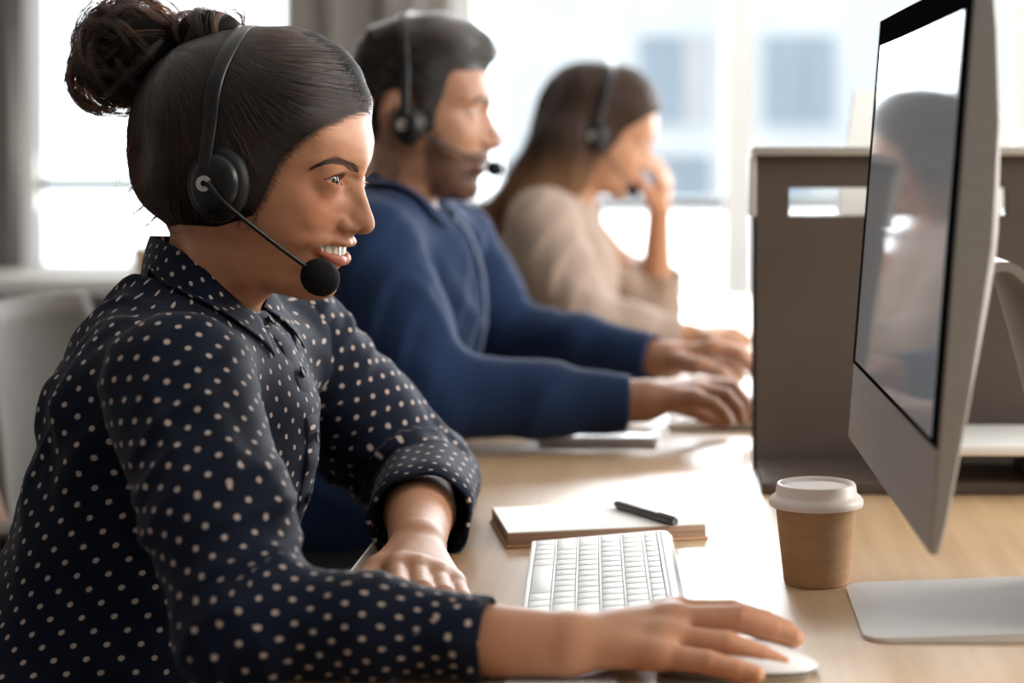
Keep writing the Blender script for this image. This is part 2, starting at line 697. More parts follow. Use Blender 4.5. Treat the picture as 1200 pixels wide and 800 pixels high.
def window(name, axis, at, a0, a1, z0, z1, cols, rows, m_f, glass, fw=0.05, depth=0.07):
    """a framed window in a wall: axis 'x' runs along X at y=at, 'y' along Y at x=at; cols/rows are the inner bar positions"""
    def B(mb, ac, zc, sa, sz, th):
        if axis == 'x': mb.box((ac, at, zc), (sa, th, sz))
        else: mb.box((at, ac, zc), (th, sa, sz))
        return mb
    f = MB()
    B(f, a0 + fw / 2, (z0 + z1) / 2, fw, z1 - z0, depth)
    B(f, a1 - fw / 2, (z0 + z1) / 2, fw, z1 - z0, depth)
    B(f, (a0 + a1) / 2, z1 - fw / 2, a1 - a0 - 2 * fw, fw, depth)
    B(f, (a0 + a1) / 2, z0 + fw / 2, a1 - a0 - 2 * fw, fw, depth)
    o = struct(name, f, m_f)
    xs = [a0 + fw] + [c for c, w in cols] + [a1 - fw]
    ws = [0] + [w for c, w in cols] + [0]
    zs = [z0 + fw] + [c for c, w in rows] + [z1 - fw]
    hs = [0] + [w for c, w in rows] + [0]
    for c, w in cols:
        B(MB(), c, (z0 + z1) / 2, w, z1 - z0 - 2 * fw, depth * 0.9).build('mullion', m_f, o, smooth=False)
    for c, w in rows:
        for i in range(len(xs) - 1):
            lo, hi = xs[i] + ws[i] / 2, xs[i + 1] - ws[i + 1] / 2
            B(MB(), (lo + hi) / 2, c, hi - lo, w, depth * 0.8).build('transom', mat_rail, o, smooth=False)
    for i in range(len(xs) - 1):
        for j in range(len(zs) - 1):
            lo, hi = xs[i] + ws[i] / 2, xs[i + 1] - ws[i + 1] / 2
            l2, h2 = zs[j] + hs[j] / 2, zs[j + 1] - hs[j + 1] / 2
            B(MB(), (lo + hi) / 2, (l2 + h2) / 2, hi - lo, h2 - l2, 0.006).build('pane', glass(j), o, smooth=False)
    return o


# back wall: window_1 left of the pillar, window_2 a glazed wall to its right
mat_dim = noise_tint(mat('dark_grey_plaster', (0.085, 0.08, 0.075), 0.9), (0.075, 0.07, 0.066), (0.095, 0.09, 0.085), 4)
struct('trim_4', MB().box((-2.06, YB - 0.05, ZC / 2), (0.24, 0.10, ZC), bevel=0.01), mat_dim)
struct('wall_back', MB().box((-2.08, YB + 0.06, ZC / 2), (0.26, 0.12, ZC)).box((-1.54, YB + 0.06, 0.35), (0.82, 0.12, 0.70)).box((-1.54, YB + 0.06, 2.76), (0.82, 0.12, 0.18)).box((1.05, YB + 0.06, 2.76), (3.42, 0.12, 0.18)), mat_pillar)
struct('trim_1', MB().box((-0.90, YB - 0.02, ZC / 2), (0.47, 0.34, ZC), bevel=0.012), mat_pillar)
struct('trim_2', MB().box((-0.985, YB - 0.215, ZC / 2), (0.045, 0.05, ZC), bevel=0.006).box((-0.80, YB - 0.215, ZC / 2), (0.10, 0.05, ZC), bevel=0.006), mat_pillar)
window('window_1', 'x', YB + 0.03, -1.95, -1.13, 0.70, 2.67, [], [(0.985, 0.035)], mat_frame, lambda j: mat_glass)
window('window_2', 'x', YB + 0.03, -0.665, 2.75, 0.02, 2.67, [(0.15, 0.085), (0.98, 0.07), (1.80, 0.07)], [(0.925, 0.035)], mat_frame, lambda j: mat_frost if j == 0 else mat_glass, fw=0.045)
window('window_3', 'y', XR + 0.03, 0.0, 3.1, 0.80, 2.51, [(1.03, 0.06), (2.07, 0.06)], [], mat_frame, lambda j: mat_glass)
struct('trim_3', MB().box((-1.56, 5.30, 0.715), (1.02, 0.40, 0.05), bevel=0.006), noise_tint(mat('grey_sill', (0.36, 0.355, 0.345), 0.7), (0.34, 0.335, 0.325), (0.38, 0.375, 0.365), 5))

# the street outside: pale ground and a white building front with blue-grey windows
mat_ground = noise_tint(mat('pale_paving', (0.6, 0.6, 0.58), 0.9), (0.52, 0.52, 0.5), (0.66, 0.66, 0.64), 0.6)
struct('ground', MB().box((6, 40, -6.1), (160, 68, 0.2)), mat_ground)
mat_facade = noise_tint(mat('white_facade', (0.36, 0.37, 0.38), 0.9), (0.34, 0.35, 0.36), (0.385, 0.395, 0.405), 0.4)
mat_fwin = noise_tint(mat('blue_grey_pane', (0.14, 0.175, 0.21), 0.4), (0.125, 0.16, 0.195), (0.165, 0.20, 0.235), 0.5)
mat_fblind = mat('pale_blind', (0.27, 0.275, 0.28), 0.8)
bl = empty('building', (4.0, 30.5, -6.0))
tag(bl, 'white building front across the street with blue-grey windows', 'building')
world_child(MB().box((5.2, 30.6, 1.2), (16.4, 1.0, 14.4)).build('facade', mat_facade, smooth=False), bl)
for r in range(3):
    for c in range(7):
        px0 = 745 + (c - 1) * 146
        x0, x1 = (px0 - VX) * 30 / F_PX, (px0 + 92 - VX) * 30 / F_PX
        z1 = CAMZ - (38 - HY + r * 140) * 30 / F_PX
        z0 = z1 - 112 * 30 / F_PX
        if x0 < -2.4: continue
        fr_ = MB()
        for bx in ((x0 + 0.03, 0.06, z1 - z0), (x1 - 0.03, 0.06, z1 - z0)):
            fr_.box((bx[0], 30.08, (z0 + z1) / 2), (bx[1], 0.12, bx[2]))
        fr_.box(((x0 + x1) / 2, 30.08, z1 - 0.03), (x1 - x0 - 0.12, 0.12, 0.06)).box(((x0 + x1) / 2, 30.08, z0 + 0.03), (x1 - x0 - 0.12, 0.12, 0.06))
        w_ = world_child(fr_.build('window', mat_facade, smooth=False), bl)
        xm = x0 + (x1 - x0) * 0.60
        world_child(MB().box(((x0 + xm) / 2, 30.07, (z0 + z1) / 2), (xm - x0 - 0.02, 0.05, z1 - z0 - 0.1)).build('pane', mat_fwin, smooth=False), w_)
        world_child(MB().box(((xm + x1) / 2, 30.07, (z0 + z1) / 2), (x1 - xm - 0.02, 0.05, z1 - z0 - 0.1)).build('pane', mat_fblind if (r + c) % 2 else mat_fwin, smooth=False), w_)
# ------------------------------------------------------------------ desk
def wood_material(name, c0, c1, rough=0.32, axis='y'):
    m = mat(name, c0, rough, spec=0.5)
    tc = nd(m, 'ShaderNodeTexCoord')
    mp = nd(m, 'ShaderNodeMapping')
    mp.inputs['Scale'].default_value = (38, 1.6, 38) if axis == 'y' else (1.6, 38, 38)
    lk(m, tc.outputs['Object'], mp.inputs[0])
    nz = nd(m, 'ShaderNodeTexNoise')
    nz.inputs['Scale'].default_value = 2.0
    nz.inputs['Detail'].default_value = 6
    nz.inputs['Distortion'].default_value = 0.5
    lk(m, mp.outputs[0], nz.inputs[0])
    cr = nd(m, 'ShaderNodeValToRGB')
    cr.color_ramp.elements[0].position, cr.color_ramp.elements[1].position = 0.32, 0.70
    cr.color_ramp.elements[0].color = (*c0, 1)
    cr.color_ramp.elements[1].color = (*c1, 1)
    lk(m, nz.outputs['Fac'], cr.inputs[0])
    lk(m, cr.outputs[0], bsdf(m).inputs['Base Color'])
    bp = nd(m, 'ShaderNodeBump')
    bp.inputs['Strength'].default_value = 0.08
    bp.inputs['Distance'].default_value = 0.0006
    lk(m, nz.outputs['Fac'], bp.inputs['Height'])
    lk(m, bp.outputs[0], bsdf(m).inputs['Normal'])
    return m


mat_desk = wood_material('light_oak', (0.50, 0.32, 0.175), (0.60, 0.41, 0.24), 0.40)
bsdf(mat_desk).inputs['Coat Weight'].default_value = 1.0
bsdf(mat_desk).inputs['Coat IOR'].default_value = 1.9
bsdf(mat_desk).inputs['Coat Roughness'].default_value = 0.30
mat_dark = mat('black_plastic', (0.010, 0.010, 0.011), 0.38)
mat_alu = noise_tint(mat('brushed_aluminium', (0.62, 0.62, 0.62), 0.34, metal=1.0), (0.58, 0.58, 0.58), (0.66, 0.66, 0.66), 30, stretch=(1, 1, 20))
mat_alu2 = noise_tint(mat('satin_aluminium', (0.30, 0.28, 0.262), 0.55, metal=0.5), (0.285, 0.265, 0.247), (0.315, 0.295, 0.277), 30, stretch=(1, 1, 20))
mat_foot = mat('silver_foot', (0.72, 0.72, 0.72), 0.42, metal=0.35)
mat_white = mat('white_plastic', (0.80, 0.80, 0.79), 0.35)
DZ = 0.74
desk = empty('desk', (0.2, 2.6, 0))
tag(desk, 'long light oak desk shared by the three people wearing headsets', 'desk')
world_child(MB().box((0.3565, 2.62, DZ - 0.015), (1.287, 3.72, 0.03), bevel=0.004).build('desktop', mat_desk), desk)
for x in (-0.18, 0.90):
    for y in (0.95, 2.75, 4.3):
        if (x, y) != (5, 5):
            world_child(MB().box((x, y, 0.355), (0.05, 0.05, 0.71), bevel=0.004).build('leg', mat_alu), desk)

# ------------------------------------------------------------------ partition between the two workplaces
mat_part = noise_tint(mat('brown_grey_panel', (0.082, 0.063, 0.052), 0.62, spec=0.25), (0.074, 0.057, 0.047), (0.090, 0.069, 0.057), 8)
mat_trim = mat('pale_metal_trim', (0.62, 0.60, 0.57), 0.35, metal=0.6)
PY = 2.08
K_ = PY / F_PX
pp = empty('desk_partition', (0.45, PY + 0.015, DZ))
tag(pp, 'brown-grey desk partition panel with a long hand slot behind the monitor', 'partition')
xa, xb, z0, z1 = 81 * K_, 0.90, DZ + 0.001, CAMZ - 12 * K_
sx0, sx1, sz0, sz1 = 120 * K_, 376 * K_, CAMZ - 83 * K_, CAMZ - 50 * K_
pb = MB()
yc, th = PY + 0.015, 0.03
pb.box(((xa + xb) / 2, yc, (z0 + sz0) / 2), (xb - xa, th, sz0 - z0))
pb.box(((xa + xb) / 2, yc, (sz1 + z1) / 2), (xb - xa, th, z1 - sz1))
pb.box(((xa + sx0) / 2, yc, (sz0 + sz1) / 2), (sx0 - xa, th, sz1 - sz0))
pb.box(((sx1 + xb) / 2, yc, (sz0 + sz1) / 2), (xb - sx1, th, sz1 - sz0))
world_child(pb.build('panel', mat_part, smooth=False), pp)
world_child(MB().box(((xa + xb) / 2, yc, z1 + 0.005), (xb - xa + 0.012, 0.060, 0.010), bevel=0.002).build('top_trim', mat_trim), pp)
world_child(MB().box((xa - 0.004, yc, z1 - 0.034), (0.008, 0.040, 0.066), bevel=0.002).build('end_cap', mat_trim), pp)
world_child(MB().box((xa - 0.002, yc + 0.004, (z0 + z1 - 0.068) / 2), (0.004, 0.022, z1 - 0.068 - z0)).build('edge_strip', mat_dark), pp)
world_child(MB().box(((xa + xb) / 2, 2.005, DZ + 0.0065), (xb - xa, 0.148, 0.012), bevel=0.002).build('foot', mat_part), pp)

# pale tray hooked on the partition behind the monitor
tr = empty('desk_tray', (0.46, 1.98, 0.80))
tag(tr, 'pale shallow tray standing against the partition behind the monitor', 'tray')
world_child(MB().box((0.46, 1.975, 0.790), (0.40, 0.14, 0.012), bevel=0.004).build('tray_floor', mat_white), tr)
for x in (0.36, 0.62):
    world_child(MB().box((x, 1.98, 0.7685), (0.012, 0.11, 0.0305), bevel=0.002).build('foot', mat_part), tr)

# ------------------------------------------------------------------ monitor
mon = empty('monitor', (0.20, 1.44, DZ))
tag(mon, 'slim aluminium computer monitor with a glossy black screen beside the paper cup', 'monitor')
N_, F_ = np.array([0.155, 1.20]), np.array([0.1445, 1.685])
ax = (F_ - N_) / np.linalg.norm(F_ - N_)
MW = float(np.linalg.norm(F_ - N_))
ang = math.atan2(ax[1], ax[0]) - math.pi / 2
tilt = math.radians(4.6)
# local: x = thickness (front at 0, back positive), y = along the screen, z = up
MM = Matrix.Translation((N_[0], N_[1], DZ + 0.098)) @ Matrix.Rotation(ang, 4, 'Z') @ Matrix.Rotation(tilt, 4, 'Y')
Hm, chin = 0.375, 0.0675
prof = [(0.0, 0.0), (0.006, 0.0), (0.010, 0.02), (0.0185, 0.10), (0.0255, 0.20), (0.0235, 0.28), (0.017, 0.34), (0.011, Hm), (0.0, Hm)]
mb = MB().prism(prof, 0.0, MW, MM)
bk = MB()
body = world_child(mb.build('housing', mat_alu2, auto=30), mon)
bv = body.modifiers.new('edge', 'BEVEL')
bv.width, bv.segments, bv.limit_method = 0.0015, 2, 'ANGLE'
# bulged back shell
g = []
for i in range(17):
    row = []
    for j in range(17):
        u, v = i / 16, j / 16
        b = 0.032 * max(0, math.sin(math.pi * u)) ** 0.7 * max(0, math.sin(math.pi * v)) ** 0.7
        zz = 0.012 + v * (Hm - 0.024)
        base = np.interp(zz, [p[1] for p in prof[1:8]], [p[0] for p in prof[1:8]])
        row.append(bk.bm.verts.new(MM @ Vector((base - 0.0008 + b, 0.01 + u * (MW - 0.02), zz))))
    g.append(row)
for i in range(16):
    for j in range(16):
        bk.bm.faces.new((g[i][j], g[i][j + 1], g[i + 1][j + 1], g[i + 1][j]))
world_child(bk.build('back_shell', mat_alu2, auto=60), mon)
mat_bezel = mat('black_glass', (0.006, 0.006, 0.007), 0.6, spec=0.0)
mat_screen = bpy.data.materials.new('coated_screen')        # anti-reflective glass; even grey glow added to lighten the dark screen
mat_screen.use_nodes = True
sn = mat_screen.node_tree
b_ = bsdf(mat_screen)
b_.inputs['Base Color'].default_value = (0.03, 0.03, 0.033, 1)
b_.inputs['Roughness'].default_value = 0.5
b_.inputs['Specular IOR Level'].default_value = 0.0
b_.inputs['Emission Color'].default_value = (0.9, 0.92, 0.95, 1)
b_.inputs['Emission Strength'].default_value = 0.20
gl = sn.nodes.new('ShaderNodeBsdfGlossy')
gl.inputs['Color'].default_value = (0.62, 0.62, 0.63, 1)
gl.inputs['Roughness'].default_value = 0.05
fz = sn.nodes.new('ShaderNodeFresnel')
fz.inputs['IOR'].default_value = 1.7
mxs = sn.nodes.new('ShaderNodeMixShader')
sn.links.new(fz.outputs[0], mxs.inputs[0])
sn.links.new(b_.outputs[0], mxs.inputs[1])
sn.links.new(gl.outputs[0], mxs.inputs[2])
sn.links.new(mxs.outputs[0], sn.nodes['Material Output'].inputs['Surface'])
def plate(name, y0, y1, za, zb, d, m):
    q = MB().box((0, 0, 0), (1, 1, 1))
    bmesh.ops.transform(q.bm, matrix=MM @ Matrix.Translation((-d / 2, (y0 + y1) / 2, (za + zb) / 2)) @ Matrix.Diagonal((d, y1 - y0, zb - za, 1)), verts=q.bm.verts)
    return world_child(q.build(name, m, smooth=False), mon)
plate('bezel', 0.001, MW - 0.001, chin, Hm - 0.001, 0.0012, mat_bezel)
plate('screen', 0.024, MW - 0.022, chin + 0.004, Hm - 0.024, 0.0016, mat_screen)
# foot and arm
cy = 1.444
fp = []
ft = MB()
for (xx, yy) in ((0.128, 1.362), (0.128, 1.527)):
    pass
def rrect(x0, x1, y0, y1, r, n=8):
    out = []
    for cx, cyy, a0 in ((x1 - r, y1 - r, 0), (x0 + r, y1 - r, 90), (x0 + r, y0 + r, 180), (x1 - r, y0 + r, 270)):
        for i in range(n + 1):
            a = math.radians(a0 + 90 * i / n)
            out.append((cx + r * math.cos(a), cyy + r * math.sin(a)))
    return out
ol = rrect(0.1285, 0.335, 1.357, 1.532, 0.018)
lo_ = [ft.bm.verts.new((x, y, DZ + 0.0005)) for x, y in ol]
hi_ = [ft.bm.verts.new((x, y, DZ + 0.0032 + (x - 0.1285) * 0.035)) for x, y in ol]
ft.bm.faces.new(lo_); ft.bm.faces.new(hi_)
for i in range(len(ol)):
    ft.bm.faces.new((lo_[i], lo_[(i + 1) % len(ol)], hi_[(i + 1) % len(ol)], hi_[i]))
world_child(ft.build('foot', mat_foot, auto=35), mon)
am = MB()
arm_p = spline([(0.195, 0.985), (0.225, 1.012), (0.248, 1.0), (0.262, 0.96), (0.285, 0.87), (0.305, 0.79), (0.318, 0.752)], 24)
pr = []
for i, (x, z) in enumerate(arm_p):
    pr.append((Vector((x, cy - 0.095, z)), Vector((x, cy + 0.095, z))))
top, bot = [], []
for i in range(24):
    t = Vector((arm_p[min(i + 1, 23)] - arm_p[max(i - 1, 0)]).tolist())
    n = Vector((-t[1], t[0])).normalized() * 0.0035
    top.append((arm_p[i][0] + n[0], arm_p[i][1] + n[1])); bot.append((arm_p[i][0] - n[0], arm_p[i][1] - n[1]))
am.prism(top + bot[::-1], cy - 0.085, cy + 0.085)
world_child(am.build('stand_arm', mat_alu2, auto=40), mon)

# ------------------------------------------------------------------ paper cup
cup = empty('paper_cup', (0.1065, 1.547, DZ))
tag(cup, 'brown paper coffee cup with a white plastic lid on the desk', 'cup')
mat_kraft = noise_tint(mat('brown_paper', (0.46, 0.285, 0.165), 0.75, spec=0.2), (0.43, 0.26, 0.145), (0.49, 0.31, 0.185), 40, stretch=(1, 1, 3))
mat_lid = mat('lid_plastic', (0.80, 0.72, 0.68), 0.4)
cc = (0.1065, 1.547, DZ)
world_child(MB().lathe([(0, 0.004), (0.0235, 0.004), (0.0245, 0.0005), (0.0262, 0.0005), (0.0268, 0.003), (0.0338, 0.066), (0.0350, 0.0665), (0.0352, 0.0680)], cc, 64).build('cup_body', mat_kraft), cup)
world_child(MB().lathe([(0.0352, 0.0635), (0.0385, 0.0640), (0.0390, 0.0660), (0.0386, 0.0685), (0.0372, 0.0705), (0.0345, 0.0725), (0.0335, 0.0740), (0.0328, 0.0800), (0.0318, 0.0818), (0.0300, 0.0822), (0.0285, 0.0812), (0.0275, 0.0790), (0.0, 0.0788)], cc, 64).build('lid', mat_lid), cup)

# ------------------------------------------------------------------ notebook, pen, phone
a13 = math.radians(12.5)
nb = empty('notebook', (0, 0, 0))
tag(nb, 'thick brown-edged notepad with a blank white top page beside the keyboard', 'notebook')
nb.location = (-0.0842, 1.7535, DZ)
nb.rotation_euler = (0, 0, a13)
mat_page = mat('white_paper', (0.80, 0.79, 0.76), 0.8)
mat_edge = noise_tint(mat('brown_page_edges', (0.34, 0.22, 0.15), 0.8), (0.24, 0.14, 0.09), (0.44, 0.30, 0.21), 1.0, 8, stretch=(2, 2, 900))
MB().box((0, 0, 0.0016), (0.186, 0.124, 0.0028), bevel=0.0008).build('cover', mat_kraft, nb)
MB().box((0, 0, 0.0082), (0.182, 0.120, 0.0100), bevel=0.0005).build('pages', mat_edge, nb)
MB().box((0, 0, 0.0138), (0.181, 0.119, 0.0010)).build('top_page', mat_page, nb)
pen = empty('pen', (-0.040, 1.7475, DZ + 0.0184))
tag(pen, 'dark grey pen lying on the white notepad', 'pen')
p0, p1 = np.array([-0.070, 1.792, DZ + 0.0185]), np.array([-0.0105, 1.703, DZ + 0.0185])
d = (p1 - p0)
mat_pen = mat('dark_pen', (0.06, 0.058, 0.058), 0.35)
world_child(MB().tube([p0 + d * 0.06, p0 + d * 0.08, p0 + d * 0.74, p0 + d * 0.76], [0.0034, 0.0040, 0.0040, 0.0036], 16).build('barrel', mat_pen), pen)
world_child(MB().tube([p0, p0 + d * 0.03, p0 + d * 0.07], [0.0006, 0.0018, 0.0034], 16).build('tip', mat_alu), pen)
world_child(MB().tube([p0 + d * 0.75, p0 + d * 0.97, p0 + d * 1.0], [0.0043, 0.0043, 0.0034], 16).build('cap', mat_pen), pen)
world_child(MB().box(p0 + d * 0.88 + np.array([0.0, 0, 0.0049]), (0.030, 0.0022, 0.0012), Matrix.Rotation(math.atan2(d[1], d[0]), 3, 'Z'), bevel=0.0004).build('clip', mat_alu), pen)

phone = empty('smartphone', (-0.107, 2.285, DZ))
tag(phone, 'pale smartphone lying on the desk in front of the man', 'phone')
ph = MB()
ol = rrect(-0.180, -0.034, 2.243, 2.325, 0.010)
lo_ = [ph.bm.verts.new((x, y, DZ + 0.0006)) for x, y in ol]
hi_ = [ph.bm.verts.new((x, y, DZ + 0.0105)) for x, y in ol]
ph.bm.faces.new(lo_); ph.bm.faces.new(hi_)
for i in range(len(ol)):
    ph.bm.faces.new((lo_[i], lo_[(i + 1) % len(ol)], hi_[(i + 1) % len(ol)], hi_[i]))
mat_phone = mat('pale_metal', (0.62, 0.60, 0.61), 0.3, metal=0.5)
world_child(ph.build('shell', mat_phone, auto=35), phone)
world_child(MB().box((-0.107, 2.284, DZ + 0.0108), (0.128, 0.070, 0.0008), bevel=0.0003).build('glass', mat('pale_glass', (0.55, 0.54, 0.55), 0.08)), phone)
world_child(MB().lathe([(0, 0.0), (0.0045, 0.0), (0.0045, 0.0009), (0, 0.0009)], (-0.158, 2.306, DZ + 0.0110), 20).build('lens', mat_bezel), phone)

# ------------------------------------------------------------------ keyboard
mat_key = mat('white_key', (0.78, 0.78, 0.76), 0.45)
mat_kbase = mat('grey_white_frame', (0.70, 0.70, 0.69), 0.4)
mat_gap = mat('key_gap', (0.14, 0.135, 0.125), 0.6)
mat_legend = mat('key_legend', (0.30, 0.30, 0.30), 0.6)


def key_mesh(w, d):
    k = MB().box((0, 0, 0.0018), (w, d, 0.0036), bevel=0.0009, seg=2)
    o = k.build('key', mat_key)
    me = o.data
    bpy.data.objects.remove(o)
    return me


# local frame: x across the rows (0 = typist's side), y along the rows (0 = near end)
KL, KWD = 0.283, 0.124
kb = empty('keyboard', (0, 0, 0))
kb.location = (-0.1225, 1.376, DZ)
kb.rotation_euler = (0, 0, math.radians(2.9))
tag(kb, 'slim white computer keyboard in front of the woman in polka dots', 'keyboard', 'desk keyboards')
slope = 0.075
tiltm = Matrix.Translation((0, 0, 0.0042)) @ Matrix.Rotation(-slope, 4, 'Y')
def tilted(mb):
    bmesh.ops.transform(mb.bm, matrix=tiltm, verts=mb.bm.verts)
    return mb
tilted(MB().box((KWD / 2, KL / 2, 0.0), (KWD, KL, 0.0045), bevel=0.0016)).build('frame', mat_kbase, kb)
tilted(MB().box((KWD - 0.0215 - 0.0415, KL / 2, 0.0024), (0.0985, KL - 0.008, 0.0012))).build('key_bed', mat_gap, kb)  # bed darkened: shade between the keys put into its colour
tilted(MB().tube([(KWD - 0.008, 0.004, -0.0015), (KWD - 0.008, KL - 0.004, -0.0015)], 0.0080, 20)).build('battery_tube', mat_kbase, kb)
for y in (0.03, KL - 0.03):
    MB().lathe([(0, 0), (0.006, 0), (0.006, 0.003), (0, 0.003)], (0.006, y, 0.0002), 16).build('foot', mat_gap, kb)
pitch = 0.0188
rows = [('space', 0.013), ('n', 0.013 + pitch), ('n', 0.013 + 2 * pitch), ('n', 0.013 + 3 * pitch), ('n', 0.013 + 4 * pitch), ('f', 0.013 + 4.86 * pitch)]
meshes = {}
for x, w in ((0.0024, 0.0042), (0.013 + 0.5 * pitch, 0.0022), (0.013 + 1.5 * pitch, 0.0022), (0.013 + 2.5 * pitch, 0.0022), (0.013 + 3.5 * pitch, 0.0022), (0.013 + 4.51 * pitch, 0.0027), (0.013 + 5.24 * pitch, 0.0030)):
    tilted(MB().box((x, KL / 2, 0.0040), (w, KL - 0.004, 0.0046), bevel=0.0006)).build('rib', mat_kbase, kb)
for y in (0.0022, KL - 0.0022):
    tilted(MB().box((0.0585, y, 0.0040), (0.113, 0.0036, 0.0046), bevel=0.0006)).build('rim', mat_kbase, kb)
for ri, (kind, x) in enumerate(rows):
    kw = 0.0105 if kind == 'f' else 0.0164
    if kind == 'space':
        lens = [0.0176, 0.0176, 0.0176, 0.0225, 0.095, 0.0225, 0.0176, 0.0176, 0.0176, 0.0176]      # from the near (right-hand) end
    elif kind == 'f':
        lens = [0.0183] * 14
    else:
        n = {1: [0.039] + [0.0176] * 10 + [0.043], 2: [0.030] + [0.0176] * 11 + [0.033], 3: [0.0176] * 13 + [0.026], 4: [0.028] + [0.0176] * 13}[ri]
        lens = n
    gap = (KL - 0.010 - sum(lens)) / (len(lens) - 1)
    y = 0.005
    for L in lens:
        key = (kw, round(L, 4))
        if key not in meshes: meshes[key] = key_mesh(kw, L)
        o = bpy.data.objects.new('key', meshes[key])
        COL.objects.link(o)
        o.parent = kb
        o.matrix_local = tiltm @ Matrix.Translation((x, y + L / 2, 0.0030))
        y += L + gap


def copy_tree(o, parent=None):
    c = o.copy()
    COL.objects.link(c)
    if parent is not None:
        c.parent = parent
        c.matrix_parent_inverse = o.matrix_parent_inverse.copy()
    for ch in list(o.children):
        copy_tree(ch, c)
    return c


kb2 = copy_tree(kb)
kb2.location = (-0.025, 2.36, DZ)
kb2.rotation_euler = (0, 0, math.radians(-1.5))
kb2['label'] = 'white keyboard under the hands of the man in the navy shirt'

# ------------------------------------------------------------------ mouse
ms = empty('computer_mouse', (0.036, 1.283, DZ))
tag(ms, "low white computer mouse under the woman's right hand", 'mouse')
g = []
mb = MB()
nu, nv = 40, 24
mrot = Matrix.Translation((0.034, 1.284, DZ)) @ Matrix.Rotation(math.radians(-3), 4, 'Z')
for i in range(nu):
    a = 2 * math.pi * i / nu
    ring = []
    ca, sa = math.cos(a), math.sin(a)
    ex, ey = abs(ca) ** (2 / 2.6) * math.copysign(1, ca) * 0.056, abs(sa) ** (2 / 2.6) * math.copysign(1, sa) * 0.0285
    for j in range(nv):
        t = j / (nv - 1)                  # rim -> middle
        k = math.cos(t * math.pi / 2)
        x, y = ex * k, ey * k
        z = 0.0045 + 0.0175 * (1 - (k * 0.98) ** 2.2) ** 0.62 * (1 - 0.28 * (x / 0.056) ** 2) * (1 - 0.14 * x / 0.056)
        ring.append((x, y, z))
    g.append(ring)
V = [[mb.bm.verts.new(mrot @ Vector(p)) for p in r[:-1]] for r in g]
top = mb.bm.verts.new(mrot @ Vector((0, 0, 0.0222)))
for i in range(nu):
    A, B = V[i], V[(i + 1) % nu]
    for j in range(nv - 2):
        mb.bm.faces.new((A[j], B[j], B[j + 1], A[j + 1]))
    mb.bm.faces.new((A[-1], B[-1], top))
mat_gloss = mat('glossy_white', (0.80, 0.79, 0.79), 0.08, spec=0.6)
world_child(mb.build('shell', mat_gloss, auto=80), ms)
mb = MB()
lo_, hi_ = [], []
for i in range(nu):
    x, y, z = g[i][0]
    lo_.append(mb.bm.verts.new(mrot @ Vector((x * 0.93, y * 0.93, 0.0004))))
    hi_.append(mb.bm.verts.new(mrot @ Vector((x * 0.995, y * 0.995, 0.0047))))
for i in range(nu):
    mb.bm.faces.new((lo_[i], lo_[(i + 1) % nu], hi_[(i + 1) % nu], hi_[i]))
mb.bm.faces.new(lo_); mb.bm.faces.new(hi_)
world_child(mb.build('base', mat_alu, auto=50), ms)

# sheet of paper under the forearm
pa = MB().box((-0.083, 1.2385, DZ + 0.0006), (0.075, 0.060, 0.0005), Matrix.Rotation(math.radians(4), 3, 'Z')).build('paper_sheet', mat_page, smooth=False)
tag(pa, "small white paper sheet under the woman's right wrist", 'paper')

# white sheet leaning askew behind the partition
ps = MB().box((0, 0, 0), (0.20, 0.003, 0.40), bevel=0.001).build('display_board', mat('white_card', (0.86, 0.86, 0.84), 0.7), smooth=False)
ps.location = (0.269, 2.24, DZ + 0.2150)
ps.rotation_euler = (math.radians(-4), math.radians(9), math.radians(8))
tag(ps, 'white card board standing askew behind the partition', 'board')

# clay pot on the deep sill of the left window
pot = empty('clay_pot', (-1.475, 5.12, 0.74))
tag(pot, 'small tan clay pot on the sill of the left window', 'pot')
world_child(MB().lathe([(0, 0.001), (0.026, 0.001), (0.034, 0.03), (0.040, 0.07), (0.036, 0.085), (0.033, 0.085), (0.036, 0.07), (0.030, 0.02), (0, 0.02)], (-1.475, 5.12, 0.7405), 32).build('pot_body', noise_tint(mat('tan_clay', (0.40, 0.27, 0.17), 0.8), (0.36, 0.24, 0.15), (0.44, 0.30, 0.19), 20)), pot)
world_child(MB().lathe([(0, 0.06), (0.0345, 0.06), (0.034, 0.064), (0, 0.066)], (-1.475, 5.12, 0.7405), 24).build('soil', mat('soil', (0.03, 0.02, 0.015), 0.95)), pot)

# ------------------------------------------------------------------ chairs: moulded beige shells on wooden legs
mat_shell = noise_tint(mat('beige_shell', (0.14, 0.124, 0.107), 0.65, spec=0.2), (0.132, 0.116, 0.10), (0.148, 0.132, 0.114), 6)
mat_wood2 = wood_material('walnut_leg', (0.16, 0.075, 0.04), (0.24, 0.12, 0.065), 0.4)


